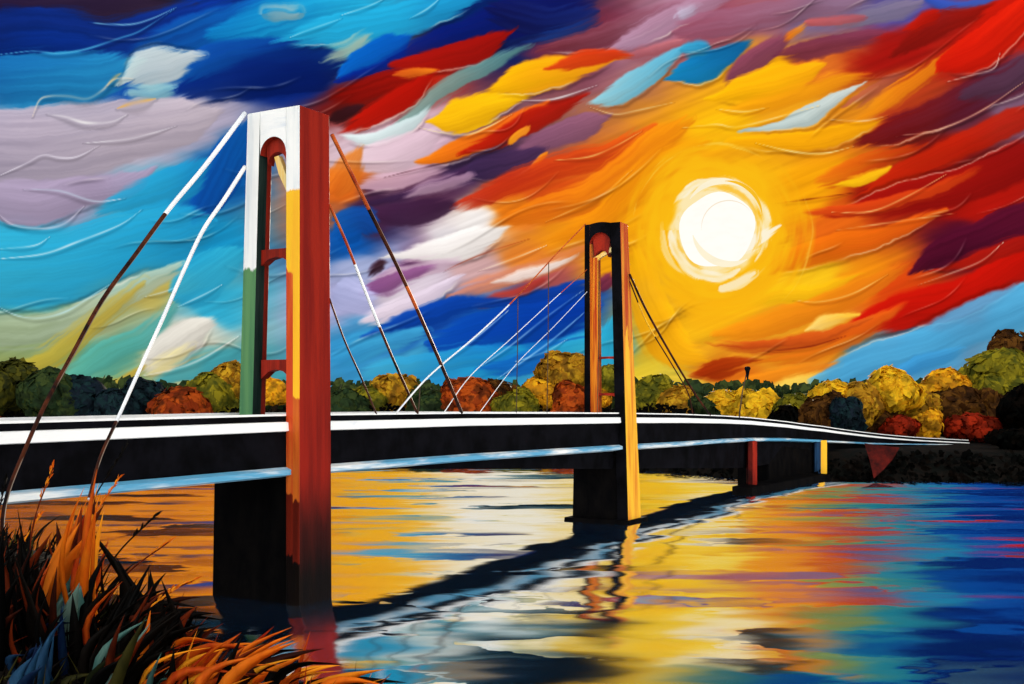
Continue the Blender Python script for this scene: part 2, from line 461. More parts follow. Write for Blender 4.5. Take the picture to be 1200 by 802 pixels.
ANCH = """
0,10,2a1f3f 130,10,3a2a3c 250,10,12327e 60,60,123f95 200,90,16509f 60,110,2a86b8 330,20,1583bd 420,30,27a3cf 330,90,0a2a7a 560,10,0d2a6a
620,30,15235a 680,40,7a3346 760,30,a97f96 840,30,9b5566 900,20,a0606c 960,10,7a6a8c 1060,5,5a56a0 1040,60,a01a14 1150,60,b81c10 1190,10,c8200f
30,160,a79aad 150,170,b3a6b4 230,150,a9a0b4 60,230,9d8fa8 170,230,45acc8 260,210,0f5c9f 30,290,37a7c9 150,290,2ba0c6 240,290,1d8dbb 60,340,3caac8
240,370,36a3c4 30,390,8a9a6a 110,380,9aa37c 170,350,b5a55a 140,430,5f9f8a 220,395,cdc8b8 200,430,cfc08a 260,440,4a9aa4 420,110,7a1a14 470,90,b52310
420,190,d9bcc8 470,180,d8b6c4 400,230,d86a20 400,270,0f5aa8 430,250,4a2a48 500,230,5a3550 560,200,473054 420,310,9fa8cc 470,310,7d4e78 520,290,e0d8dc
560,270,f0e8e4 470,340,cfc0cc 400,350,a8a8d0 420,400,3a8ec0 500,380,1a4fa0 560,390,1560b4 620,370,0d4aa4 660,370,0c3f98 640,400,1a6ab4 540,420,2a8cc0
480,420,49a0c4 600,420,2595c4 620,300,e08030 660,280,f0921a 600,250,e47a1a 650,230,d4521a 560,320,c8a0a0 640,330,b05a58 700,230,ea7a14 720,300,f2a016
780,400,f5b01a 800,180,f08a14 840,150,f9b414 900,90,f9b010 950,80,d8702a 930,130,f0a020 1000,130,e08a20 1060,130,b04020 1150,130,6a3040 1190,120,7a5a70
1100,180,7a1a18 1050,230,8a1410 1150,240,a81a10 1120,290,5a1430 950,220,f5a010 980,270,e0681a 1000,330,ec8a16 940,330,f8bc20 1050,340,d04a14 1100,360,b01a0c
1180,310,c0200c 1190,360,5aa0c4 1080,400,4f9cc8 1000,420,5a9ec4 900,390,f0a028 850,430,d8701a 950,400,ec9020 780,450,c8b040 740,440,d8b838 700,430,3aa0c0
840,360,f6ae18 760,250,f4a012 860,220,f8b016 0,470,8f9a60 140,475,7a9a70 300,475,3f8a90 450,475,4a98b0 600,475,3a90b8 900,475,d8b850 1050,475,6aa4c0 1200,475,6aa4c0
-200,60,17306a -200,200,8c86a4 -200,330,3a9cc0 -200,430,8a9a70 -500,100,1c3a78 -500,300,4c9cc0 -500,430,9a9a70
1400,60,9c1a14 1400,200,6a1a28 1400,330,5a98c0 1400,430,6aa0c0 1700,100,7a2030 1700,300,5a90b8 1700,430,7aa0b0
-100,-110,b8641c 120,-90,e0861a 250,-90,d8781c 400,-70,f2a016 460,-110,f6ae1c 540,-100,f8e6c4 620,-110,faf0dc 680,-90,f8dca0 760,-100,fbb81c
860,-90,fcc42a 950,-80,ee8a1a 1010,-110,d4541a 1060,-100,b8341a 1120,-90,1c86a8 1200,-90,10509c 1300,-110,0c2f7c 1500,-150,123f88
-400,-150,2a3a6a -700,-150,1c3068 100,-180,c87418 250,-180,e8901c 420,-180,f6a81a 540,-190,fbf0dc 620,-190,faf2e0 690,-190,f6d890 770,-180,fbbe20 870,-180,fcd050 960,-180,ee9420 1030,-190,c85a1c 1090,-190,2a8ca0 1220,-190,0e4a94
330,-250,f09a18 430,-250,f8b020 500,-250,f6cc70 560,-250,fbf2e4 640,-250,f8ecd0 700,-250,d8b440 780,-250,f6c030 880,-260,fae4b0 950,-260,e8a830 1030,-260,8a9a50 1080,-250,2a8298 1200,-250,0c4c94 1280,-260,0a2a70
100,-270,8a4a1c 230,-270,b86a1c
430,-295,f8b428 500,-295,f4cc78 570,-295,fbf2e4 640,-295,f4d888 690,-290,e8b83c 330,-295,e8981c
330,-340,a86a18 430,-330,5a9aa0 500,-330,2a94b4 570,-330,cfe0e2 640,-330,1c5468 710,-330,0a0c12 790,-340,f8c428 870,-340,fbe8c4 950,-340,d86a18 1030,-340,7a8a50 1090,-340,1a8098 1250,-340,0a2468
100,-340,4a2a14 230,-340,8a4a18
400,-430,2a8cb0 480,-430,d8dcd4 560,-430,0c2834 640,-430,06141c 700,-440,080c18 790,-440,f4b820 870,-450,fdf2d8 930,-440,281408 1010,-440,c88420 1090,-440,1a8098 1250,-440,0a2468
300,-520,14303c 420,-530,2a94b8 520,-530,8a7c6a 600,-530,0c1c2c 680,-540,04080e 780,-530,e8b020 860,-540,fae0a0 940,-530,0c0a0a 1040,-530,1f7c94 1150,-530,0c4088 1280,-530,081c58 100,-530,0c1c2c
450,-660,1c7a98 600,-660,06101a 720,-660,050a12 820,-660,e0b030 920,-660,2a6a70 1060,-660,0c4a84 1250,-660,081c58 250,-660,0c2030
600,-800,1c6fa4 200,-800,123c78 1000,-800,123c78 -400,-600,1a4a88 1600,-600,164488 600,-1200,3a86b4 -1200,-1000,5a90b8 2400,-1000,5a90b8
"""

def parse_strokes():
    out = []
    for ln in STROKES.strip().splitlines():
        head, body = ln.split('|')
        c0, c1, soft, ridge = head.split(); soft = 1.4 * float(soft)
        out.append((hexc(c0), hexc(c1), float(soft), float(ridge), np.array([[float(v) for v in p.split(',')] for p in body.split()])))
    return out

def catmull(P, n=8):
    P = np.vstack([2 * P[0] - P[1], P, 2 * P[-1] - P[-2]])
    t = np.linspace(0, 1, n, endpoint=False)[:, None]
    res = []
    for i in range(1, len(P) - 2):
        a, b, c, d = P[i - 1], P[i], P[i + 1], P[i + 2]
        res.append(0.5 * (2 * b + (c - a) * t + (2 * a - 5 * b + 4 * c - d) * t ** 2 + (3 * b - a - 3 * c + d) * t ** 3))
    res.append(P[-2][None, :])
    return np.vstack(res)

def spine_coords(x, y, S):
    """nearest point on the spine: along (px), signed across (+ is below), local half width, overshoot past the ends"""
    best = np.full(x.shape, 1e18); s_ = np.zeros_like(x); d_ = np.zeros_like(x); w_ = np.zeros_like(x); o_ = np.zeros_like(x)
    acc = 0.0
    n = len(S) - 1
    for i in range(n):
        ax, ay, aw = S[i]; bx, by, bw = S[i + 1]
        dx, dy = bx - ax, by - ay
        ln = math.hypot(dx, dy) + 1e-9
        tr = ((x - ax) * dx + (y - ay) * dy) / (ln * ln)
        t = np.clip(tr, 0, 1)
        px, py = ax + dx * t, ay + dy * t
        q = (x - px) ** 2 + (y - py) ** 2
        k = q < best
        best = np.where(k, q, best)
        cr = (dx * (y - ay) - dy * (x - ax)) / ln
        s_ = np.where(k, acc + t * ln, s_)
        d_ = np.where(k, np.sign(cr) * np.sqrt(q), d_)
        w_ = np.where(k, aw + (bw - aw) * t, w_)
        acc += ln
    return s_, d_, np.maximum(w_, 0.3), acc

def paint_sky(X, Y):
    """X, Y: flat arrays of sky coordinates -> sRGB colours"""
    A = [a.split(',') for a in ANCH.split()]  # anchors above the frame: unseen sky, coloured for the water to mirror
    ax = np.array([float(a[0]) for a in A]); ay = np.array([float(a[1]) for a in A]); ac = np.array([hexc(a[2]) for a in A])
    wx = X + 46 * (fbm(X / 120, Y / 60, 3) - 0.5) + 16 * (fbm(X / 34, Y / 14, 5) - 0.5)
    wy = Y + 46 * (fbm(X / 110, Y / 70, 7) - 0.5) + 14 * (fbm(X / 44, Y / 12, 9) - 0.5)
    # rotate a little so that the strokes climb to the right
    C = np.zeros((X.size, 3)); W = np.zeros(X.size)
    for i in range(len(ax)):
        dx, dy = wx - ax[i], wy - ay[i]
        u = 0.94 * dx - 0.34 * dy; v = 0.34 * dx + 0.94 * dy
        w = 1.0 / (u * u * 0.45 + v * v * 1.7 + 60.0) ** 2.2
        C += w[:, None] * ac[i]; W += w
    C /= W[:, None]
    st = fbm((0.93 * X - 0.37 * Y) / 90, (0.37 * X + 0.93 * Y) / 5, 21)
    C *= (0.90 + 0.2 * st)[:, None]
    jx = X + 7 * (fbm(X / 38, Y / 26, 31) - 0.5) + 2.5 * (fbm(X / 9, Y / 7, 33) - 0.5)
    jy = Y + 7 * (fbm(X / 38, Y / 26, 35) - 0.5) + 2.5 * (fbm(X / 9, Y / 7, 37) - 0.5)
    for k, (c0, c1, soft, ridge, P) in enumerate(parse_strokes()):
        S = catmull(P, 7)
        m = 14 + soft + P[:, 2].max()
        sel = np.nonzero((X > P[:, 0].min() - m) & (X < P[:, 0].max() + m) & (Y > P[:, 1].min() - m) & (Y < P[:, 1].max() + m))[0]
        if not len(sel): continue
        x, y = jx[sel], jy[sel]
        s, d, w, ln = spine_coords(x, y, S)
        ad = np.abs(d)
        endp = np.minimum(s, ln - s)
        w = w * (0.12 + 0.88 * np.sqrt(np.clip(endp / min(0.30 * ln, 46.0), 0, 1)))
        # bristle marks run along the stroke
        br = fbm(s / 95 + k * 3.1, d / 4.2 + k * 7.7, 40 + k, 3)
        br2 = vnoise(s / 160 + k, d / 1.3, 80 + k)
        a = sstep(0, 1, (w - ad + soft * 0.5 + (br - 0.5) * soft * 1.6) / (soft + 0.6))
        end = np.minimum(s, ln - s)
        dry = sstep(0, 1, (end / max(14.0, 0.16 * ln)) + (br - 0.42) * 1.6 + 0.45)
        a = a * dry * (0.96 if soft < 6 else 0.86)
        t = np.clip(s / ln + (br - 0.5) * 0.5, 0, 1)[:, None]
        c = np.array(c0) * (1 - t) + np.array(c1) * t
        c = c * (0.91 + 0.13 * br + 0.05 * br2)[:, None]
        # the two sides of a stroke differ a little in value
        c = c * (1 + 0.10 * np.clip(-d / w, -1, 1))[:, None]
        C[sel] = C[sel] * (1 - a[:, None]) + c * a[:, None]
        if ridge:  # relief painted as a light edge with a dark line beside it
            side = d * ridge
            mid = sstep(0.03, 0.22, end / ln)
            r = np.exp(-((side - w) / 1.0) ** 2) * sstep(0.3, 0.7, vnoise(s / 44 + k, s * 0 + k, 9)) * dry * mid
            C[sel] += (np.array([1.0, 0.95, 0.86]) - C[sel]) * (0.42 * r)[:, None]
            q = np.exp(-((side - w - 3.2) / 2.2) ** 2) * dry * mid
            C[sel] *= (1 - 0.20 * q)[:, None]
    for k, ln_ in enumerate(LINES.strip().splitlines()):
        head, body = ln_.split('|')
        col, wd = head.split(); col = np.array(hexc(col)); wd = max(1.5, float(wd) * 1.2)
        P = np.array([[float(v) for v in p.split(',')] + [wd] for p in body.split()])
        S = catmull(P, 6)
        sel = np.nonzero((X > P[:, 0].min() - 9) & (X < P[:, 0].max() + 9) & (Y > P[:, 1].min() - 9) & (Y < P[:, 1].max() + 9))[0]
        if not len(sel): continue
        s, d, w, ln = spine_coords(X[sel], Y[sel], S)
        w = w * np.sin(np.pi * np.clip(s / ln, 0.04, 0.96)) ** 0.6
        a = np.exp(-(d / (w * 0.72)) ** 2) * (0.25 + 0.6 * vnoise(s / 22, s * 0 + k, 3))
        q = np.exp(-((d - 2.6 * w) / (1.4 * w)) ** 2)
        C[sel] *= (1 - 0.13 * q)[:, None]
        C[sel] = C[sel] * (1 - a[:, None]) + col * a[:, None]
    # fine threads along the cloud drift, relief painted as light and dark lines
    rg = np.random.default_rng(23)
    for k in range(60):
        x0, y0 = rg.uniform(-60, 1230), rg.uniform(-10, 440)
        if math.hypot(x0 - 840, y0 - 270) < 95: continue
        ang = -math.radians(np.interp(x0, [0, 350, 600, 1200], [6, 16, 24, 27]) + rg.normal(0, 6))
        ln0 = rg.uniform(45, 170); b0 = rg.normal(0.05, 0.06) * ln0; b1 = rg.normal(0, 0.025) * ln0
        t = np.linspace(0, 1, 6)
        u = ln0 * t; v = b0 * np.sin(np.pi * t) + b1 * np.sin(2 * np.pi * t)
        P = np.stack([x0 + u * math.cos(ang) - v * math.sin(ang), y0 + u * math.sin(ang) + v * math.cos(ang), np.full(6, rg.uniform(0.7, 1.3))], 1)
        S = catmull(P, 5)
        sel = np.nonzero((X > P[:, 0].min() - 9) & (X < P[:, 0].max() + 9) & (Y > P[:, 1].min() - 9) & (Y < P[:, 1].max() + 9))[0]
        if not len(sel): continue
        s, d, w, ln = spine_coords(X[sel], Y[sel], S)
        f = np.sin(np.pi * np.clip(s / ln, 0.02, 0.98)) ** 0.7
        a = np.exp(-(d / (0.9 * w)) ** 2) * f * (0.04 + 0.30 * vnoise(s / 18, s * 0 + k, 5))
        q = np.exp(-((d - 2.4 * w) / (1.3 * w)) ** 2) * f
        C[sel] *= (1 - 0.16 * q)[:, None]
        C[sel] += (np.array([1.0, 0.96, 0.88]) - C[sel]) * a[:, None]
        # a darker side painted along the thread, as shade of its relief
        q = sstep(0, 2, d) * np.exp(-d / 9.0) * f
        C[sel] *= (1 - 0.10 * q * (d > 0))[:, None]
    C = np.clip(C, 0, 1)
    C = C + 0.26 * C * (1 - C) * (2 * C - 1)          # deeper darks, cleaner lights
    g_ = C.mean(1, keepdims=True)
    C = np.clip(g_ + (C - g_) * 1.0, 0, 1)
    # the glow round the sun: broad turning strokes of gold and cream
    dx, dy = X - 840.0, Y - 270.0
    r = np.hypot(dx, dy); th = np.arctan2(dy, dx)
    sel = np.nonzero(r < 190)[0]
    r, th = r[sel], th[sel]
    rr = r + 16 * (fbm(np.cos(th) * 2.2 + 5, np.sin(th) * 2.2 + 5, 61) - 0.5) + 5 * (fbm(th * 3, r / 9, 63) - 0.5)
    br = fbm(th * 2.4 + r / 60, r / 7.0, 65)
    gold = np.array(hexc('fbbb14')); deep = np.array(hexc('f39d10')); cream = np.array(hexc('fdf0cc'))
    t = np.clip(sstep(60, 150, rr) + (br - 0.5) * 0.6, 0, 1)[:, None]
    c = gold * (1 - t) + deep * t
    a = (1 - sstep(74, 122, rr + (br - 0.5) * 44))[:, None]
    C[sel] = C[sel] * (1 - a) + c * a
    a = ((1 - sstep(44, 61, rr + (br - 0.5) * 22)) * 0.85)[:, None]
    C[sel] = C[sel] * (1 - a) + cream * a
    def arc(r_, wd, a_mid, a_half, col, k, am=0.9):
        da = np.abs((th - math.radians(a_mid) + np.pi) % (2 * np.pi) - np.pi) / math.radians(a_half)
        wv = wd * np.sqrt(np.clip(1 - da * da, 0, 1)) + 0.01
        b = fbm(th * 3 + k, r / 2.6, 90 + k)
        a_ = sstep(0, 1, (wv - np.abs(r + 3 * (vnoise(th * 4, th * 0 + k, 8) - 0.5) - r_) + (b - 0.5) * 7) / 3.0) * (da < 1) * am * (0.55 + 0.6 * b)
        C[sel] = C[sel] * (1 - np.clip(a_, 0, 1)[:, None]) + np.array(hexc(col)) * np.clip(a_, 0, 1)[:, None]
    # angles in degrees, 0 to the right, 90 downwards
    # the arm of light reaching out to the lower right, and a loose dab below it
    for P, cc in (([[850, 292, 10], [876, 286, 11], [894, 277, 8], [914, 264, 3]], 'fdf3dc'), ([[846, 338, 5], [866, 332, 8], [884, 320, 5]], 'fce9bc')):
        S = catmull(np.array(P, float), 6)
        s_, d_, w_, ln_ = spine_coords(X[sel], Y[sel], S)
        b = fbm(s_ / 40, d_ / 2.6, 71)
        a_ = sstep(0, 1, (w_ - np.abs(d_) + (b - 0.5) * 5) / 3.0)[:, None] * 0.95
        C[sel] = C[sel] * (1 - a_) + np.array(hexc(cc)) * a_
    arc(58, 7.5, -55, 95, 'fdf3d6', 1)
    arc(49, 4, -35, 80, 'fbc33a', 2)
    arc(54, 8, 120, 62, 'fdf3d8', 3)
    arc(47, 3, 150, 50, 'f8c64a', 4)
    arc(64, 5, 158, 34, 'fce6b0', 5, 0.7)
    arc(72, 3, 60, 26, 'fbd87a', 6, 0.7)
    arc(100, 2.4, -110, 60, 'fcd04a', 7, 0.6)
    arc(112, 2.4, 10, 40, 'fcd24a', 8, 0.5)
    return np.clip(C, 0, 1)

def g_tan(t, lim=math.radians(30)):
    a = np.abs(t)
    s = 1 / math.cos(lim) ** 2
    return np.sign(t) * np.where(a < lim, np.tan(np.minimum(a, lim)), math.tan(lim) + s * (a - lim))

def build_sky():
    R = 3600.0
    az_in = np.arctan((np.linspace(-40, 1240, 1010) - 600) / F)
    az = np.concatenate([np.linspace(-math.pi, az_in[0], 190)[:-1], az_in, np.linspace(az_in[-1], math.pi, 190)[1:]])
    el_in = np.arctan((HZ - np.linspace(482, -24, 400)) / F)
    el = np.concatenate([np.radians(np.linspace(-6, math.degrees(el_in[0]), 4))[:-1], el_in,
                         np.linspace(el_in[-1], math.radians(45), 110)[1:], np.radians(np.linspace(45, 88, 30))[1:]])
    A, E = np.meshgrid(az, el)
    A, E = A.ravel(), E.ravel()
    X = 600 + F * g_tan(A)
    Y = HZ - F * g_tan(E) / np.maximum(np.cos(np.clip(A, -0.52, 0.52)), 0.1)
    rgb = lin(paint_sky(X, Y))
    # unseen clouds behind the camera, added bright to light the camera-facing sides
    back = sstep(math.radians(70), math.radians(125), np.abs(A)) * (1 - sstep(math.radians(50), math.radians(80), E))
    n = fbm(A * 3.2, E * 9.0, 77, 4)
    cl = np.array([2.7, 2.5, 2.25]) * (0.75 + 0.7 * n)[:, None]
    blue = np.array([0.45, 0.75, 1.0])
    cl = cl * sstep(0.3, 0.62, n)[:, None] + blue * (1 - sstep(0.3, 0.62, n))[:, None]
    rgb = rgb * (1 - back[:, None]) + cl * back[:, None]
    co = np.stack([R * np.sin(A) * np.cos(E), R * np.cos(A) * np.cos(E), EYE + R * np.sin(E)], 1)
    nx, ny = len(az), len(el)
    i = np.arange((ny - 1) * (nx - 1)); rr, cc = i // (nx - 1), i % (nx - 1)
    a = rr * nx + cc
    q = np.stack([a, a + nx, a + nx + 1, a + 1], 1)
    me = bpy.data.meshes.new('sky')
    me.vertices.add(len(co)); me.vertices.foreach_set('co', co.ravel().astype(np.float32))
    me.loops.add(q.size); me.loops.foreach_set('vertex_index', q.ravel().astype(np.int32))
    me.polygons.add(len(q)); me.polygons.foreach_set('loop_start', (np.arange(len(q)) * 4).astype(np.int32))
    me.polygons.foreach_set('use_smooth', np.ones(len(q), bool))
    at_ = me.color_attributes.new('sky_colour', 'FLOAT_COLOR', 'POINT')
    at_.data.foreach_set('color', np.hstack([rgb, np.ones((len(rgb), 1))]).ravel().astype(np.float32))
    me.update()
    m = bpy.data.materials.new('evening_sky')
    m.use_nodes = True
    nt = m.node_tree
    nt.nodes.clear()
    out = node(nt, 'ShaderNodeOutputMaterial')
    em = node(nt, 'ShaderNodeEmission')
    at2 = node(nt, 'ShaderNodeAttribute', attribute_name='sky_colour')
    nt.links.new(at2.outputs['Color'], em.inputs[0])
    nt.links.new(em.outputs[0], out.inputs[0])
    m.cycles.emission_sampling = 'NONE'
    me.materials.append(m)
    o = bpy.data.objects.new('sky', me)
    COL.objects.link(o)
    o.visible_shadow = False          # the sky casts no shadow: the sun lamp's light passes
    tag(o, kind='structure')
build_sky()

def build_sun():
    D = 3300.0
    c = Vector((0, 0, EYE)) + Vector(((840 - 600) / F, 1.0, (HZ - 270) / F)) * D
    px = D / F * 1.03
    t = (c - Vector((0, 0, EYE))).normalized()
    root = empty('sun', c)
    tag(root, 'glowing cream white sun disc with curling rim in the orange sky', 'sun')
    def emis(name, col, s):
        m = bpy.data.materials.new(name); m.use_nodes = True
        nt = m.node_tree; nt.nodes.clear()
        o = node(nt, 'ShaderNodeOutputMaterial'); e = node(nt, 'ShaderNodeEmission')
        e.inputs[1].default_value = s
        a = pos_noise(nt, (0.02, 0.02, 0.05), 4.0)
        nt.links.new(mixc(nt, remap(nt, a, 0.4, 0.65), col, tuple(v * 0.97 for v in col)), e.inputs[0])
        nt.links.new(e.outputs[0], o.inputs[0])
        m.cycles.emission_sampling = 'NONE'
        return m
    body = MB()
    n = 40
    rings = []
    for k in range(13):
        ph = -math.pi / 2 + math.pi * k / 12
        ring = []
        for i in range(n):
            a = 2 * math.pi * i / n
            w = 1 + 0.05 * math.sin(2 * a + 1) + 0.03 * math.sin(5 * a)
            ring.append(c + Vector((math.cos(a) * 41 * px * w * math.cos(ph), math.sin(ph) * 40 * px, math.sin(a) * 44 * px * w * math.cos(ph))))
        rings.append(ring)
    body.loft(rings)
    o = body.build('disc', emis('sun_glow', (1.0, 0.97, 0.90), 1.05), root, smooth=True)
    o.visible_shadow = False
    def swirl(name, r0, r1, a0, a1, wmax, mt, dy, sx=1.0, cx=0, cy=0):
        mb = MB(); rg = []
        for k in range(37):
            f = k / 36
            a = math.radians(a0 + (a1 - a0) * f); r = r0 + (r1 - r0) * f
            w = wmax * math.sin(math.pi * min(max(f, 0.02), 0.98)) ** 0.7
            p = c + Vector(((cx + math.cos(a) * r * sx) * px, -dy, (cy + math.sin(a) * r) * px))
            u = Vector((math.cos(a) * sx, 0, math.sin(a)))
            rg.append([p + u * w * px, p + Vector((0, -w * px * 0.5, 0)), p - u * w * px, p + Vector((0, w * px * 0.5, 0))])
        mb.loft(rg)
        s = mb.build(name, mt, root, smooth=True); s.visible_shadow = False
    cream = emis('sun_rim_cream', (1.0, 0.90, 0.66), 1.0)
    gold = emis('sun_rim_gold', (0.95, 0.52, 0.02), 1.0)
    pale = emis('sun_rim_pale', (0.93, 0.80, 0.62), 1.0)
    swirl('swirl', 41, 49, 60, 150, 3.4, cream, 160, 0.95)
    swirl('swirl', 39, 43, 10, 95, 2.0, gold, 175, 0.95)
    swirl('swirl', 43, 47, 200, 300, 4.0, cream, 160, 0.92)
    swirl('swirl', 26, 30, 40, 190, 0.6, pale, 152, 1.05, 4, -4)
build_sun()

# ------------------------------------------------------------------ ground, one sheet, and the water
def xs_near(y):
    return np.interp(y, [-60, 0, 5, 7, 9, 12, 20, 30, 40, 60, 90, 130, 170], [60, 9, 1.4, -1.0, -2.4, -4.4, -8.8, -14.2, -19.5, -31, -50, -75, -100])
def shore_far(x):
    return np.interp(x, [-300, -60, 10, 22, 29, 36, 60, 300], [172, 171, 164, 146, 134, 131, 130, 126])
def ground_z(x, y):
    n = fbm(x / 2.4, y / 2.4, 3)
    near = sstep(-0.3, 1.2, xs_near(y) - x + (n - 0.5) * 0.9) * (8.35 + 0.5 * (n - 0.5) + 0.35 * sstep(-2, -6, x) * sstep(14, 6, y)) 
    fd = y - shore_far(x)
    far = sstep(-0.5, 9, fd + (n - 0.5) * 2) * 3.6 + sstep(20, 120, fd) * 1.0
    return -1.6 + np.maximum(near * (1 + 1.6 / 8.4), far * 1.45)

def build_ground():
    xv = np.concatenate([np.linspace(-4200, -330, 12), np.linspace(-300, -40, 60), np.arange(-39.5, 12, 0.4), np.linspace(12.5, 120, 110), np.linspace(124, 300, 30), np.linspace(330, 4200, 12)])
    yv = np.concatenate([np.linspace(-4200, -60, 8), np.linspace(-50, -1, 14), np.arange(-0.6, 62, 0.45), np.linspace(63, 126, 20), np.linspace(127, 186, 60), np.linspace(190, 320, 16), np.linspace(380, 4200, 10)])
    X, Y = np.meshgrid(xv, yv)
    Z = ground_z(X, Y)
    nx, ny = len(xv), len(yv)
    co = np.stack([X.ravel(), Y.ravel(), Z.ravel()], 1)
    i = np.arange((ny - 1) * (nx - 1)); r, c = i // (nx - 1), i % (nx - 1)
    a = r * nx + c
    me = bpy.data.meshes.new('ground')
    me.from_pydata(co.tolist(), [], np.stack([a, a + 1, a + nx + 1, a + nx], 1).tolist())
    me.polygons.foreach_set('use_smooth', np.ones(len(me.polygons), bool))
    m, nt, bs = new_mat('dark_bank_soil')
    f = pos_noise(nt, (0.9, 0.9, 0.9), 5.0)
    c1 = mixc(nt, remap(nt, f, 0.35, 0.65), (0.001, 0.0015, 0.001), (0.005, 0.003, 0.002))  # near-black, also stands in for the shade under the far trees
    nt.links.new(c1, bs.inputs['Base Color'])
    bs.inputs['Roughness'].default_value = 0.95
    bs.inputs['Specular IOR Level'].default_value = 0.1
    add_bump(nt, bs, pos_noise(nt, (6, 6, 6), 4.0), 0.5, 0.1)
    me.materials.append(m)
    o = bpy.data.objects.new('ground', me); COL.objects.link(o)
    tag(o, kind='structure')
build_ground()

def build_water():
    mb = MB()
    mb.add([(-4200, -4200, 0), (4200, -4200, 0), (4200, 4200, 0), (-4200, 4200, 0)], [(0, 1, 2, 3)])
    m = bpy.data.materials.new('river_water')
    m.use_nodes = True
    nt = m.node_tree
    nt.nodes.remove(nt.nodes['Principled BSDF'])
    bs = node(nt, 'ShaderNodeBsdfDiffuse')
    out = nt.nodes['Material Output']
    g = node(nt, 'ShaderNodeNewGeometry')
    # warp the plane so that the facets of the waves have ragged, tapering ends
    def mapped(scale, loc=(0, 0, 0)):
        mp = node(nt, 'ShaderNodeMapping')
        mp.inputs['Scale'].default_value = scale
        mp.inputs['Location'].default_value = loc
        nt.links.new(g.outputs['Position'], mp.inputs['Vector'])
        return mp.outputs[0]
    def tex(vec, detail, out_='Fac'):
        n = node(nt, 'ShaderNodeTexNoise'); n.inputs['Scale'].default_value = 1.0; n.inputs['Detail'].default_value = detail
        nt.links.new(vec, n.inputs['Vector']); return n.outputs[out_]
    def vadd(a, b, k):
        s = node(nt, 'ShaderNodeVectorMath', operation='SCALE'); s.inputs['Scale'].default_value = k; nt.links.new(b, s.inputs[0])
        v = node(nt, 'ShaderNodeVectorMath', operation='ADD'); nt.links.new(a, v.inputs[0]); nt.links.new(s.outputs[0], v.inputs[1]); return v.outputs[0]
    warp = tex(mapped((0.30, 0.55, 1)), 3.0, 'Color')
    big = vadd(mapped((0.075, 0.27, 1)), warp, 0.9)
    vor = node(nt, 'ShaderNodeTexVoronoi', feature='SMOOTH_F1'); vor.inputs['Scale'].default_value = 1.0
    vor.inputs['Smoothness'].default_value = 0.25
    nt.links.new(big, vor.inputs['Vector'])
    sepv = node(nt, 'ShaderNodeSeparateColor'); nt.links.new(vor.outputs['Color'], sepv.inputs[0])
    n1 = tex(vadd(mapped((0.13, 0.50, 1), (7, 3, 0)), warp, 0.7), 2.0)
    n2 = tex(mapped((0.05, 0.11, 1), (3, 9, 0)), 2.0)
    n3 = tex(mapped((0.16, 0.5, 1), (31, 5, 0)), 2.0)
    # slopes: wave faces lean towards the near bank by 3 to 12 degrees
    t = math_n(nt, 'ADD', math_n(nt, 'MULTIPLY', math_n(nt, 'POWER', sepv.outputs[0], 1.8), 0.105), math_n(nt, 'MULTIPLY', n1, 0.06))
    t = math_n(nt, 'ADD', t, math_n(nt, 'MULTIPLY', math_n(nt, 'SUBTRACT', n2, 0.5), 0.13))
    # chop is steeper out in the stream and again in the shallows by the near bank
    sy = node(nt, 'ShaderNodeSeparateXYZ'); nt.links.new(g.outputs['Position'], sy.inputs[0])
    cv = node(nt, 'ShaderNodeFloatCurve')
    pts = [(0.0, .115), (42, .115), (49, .115), (56, .085), (75, .105), (100, .13), (135, .145), (200, .15)]
    c_ = cv.mapping.curves[0]
    for i, (yy, v) in enumerate(pts):
        if i < 2: c_.points[i].location = (yy / 200, v)
        else: c_.points.new(yy / 200, v)
    cv.mapping.update()
    nt.links.new(math_n(nt, 'DIVIDE', sy.outputs[1], 200.0), cv.inputs['Value'])
    t = math_n(nt, 'ADD', t, cv.outputs[0])
    # a few facets stand steeper, a few lie flatter than the rest
    t = math_n(nt, 'ADD', t, math_n(nt, 'MULTIPLY', remap(nt, sepv.outputs[1], 0.82, 0.90), 0.055))
    t = math_n(nt, 'SUBTRACT', t, math_n(nt, 'MULTIPLY', remap(nt, sepv.outputs[2], 0.88, 0.93), 0.05))
    sx = math_n(nt, 'MULTIPLY', math_n(nt, 'SUBTRACT', n3, 0.5), 0.15)
    cb = node(nt, 'ShaderNodeCombineXYZ'); cb.inputs[2].default_value = 1.0
    nt.links.new(sx, cb.inputs[0])
    nt.links.new(math_n(nt, 'MULTIPLY', t, -1.0), cb.inputs[1])
    nm = node(nt, 'ShaderNodeVectorMath', operation='NORMALIZE'); nt.links.new(cb.outputs[0], nm.inputs[0])
    gl = node(nt, 'ShaderNodeBsdfGlossy')
    gl.distribution = 'BECKMANN'
    gl.inputs['Roughness'].default_value = 0.11
    gl.inputs['Color'].default_value = (0.95, 0.95, 0.95, 1)
    nt.links.new(nm.outputs[0], gl.inputs['Normal'])
    bs.inputs['Color'].default_value = (0.004, 0.030, 0.075, 1)
    mx = node(nt, 'ShaderNodeMixShader')
    mx.inputs[0].default_value = 0.86
    nt.links.new(bs.outputs[0], mx.inputs[1]); nt.links.new(gl.outputs[0], mx.inputs[2])
    nt.links.new(mx.outputs[0], out.inputs[0])
    o = mb.build('water', m)
    tag(o, kind='structure')
build_water()

# ------------------------------------------------------------------ the bridge
N1 = Vector((-10.25, 53.0)); N2 = Vector((9.31, 87.5))
BX = (N2 - N1).normalized()                 # along the bridge, away
AX = Vector((BX.y, -BX.x))                  # across it, towards the near right side
SPAN = (N2 - N1).length
def loc(o2, a, b, z):
    p = o2 + AX * a + BX * b
    return Vector((p.x, p.y, z))

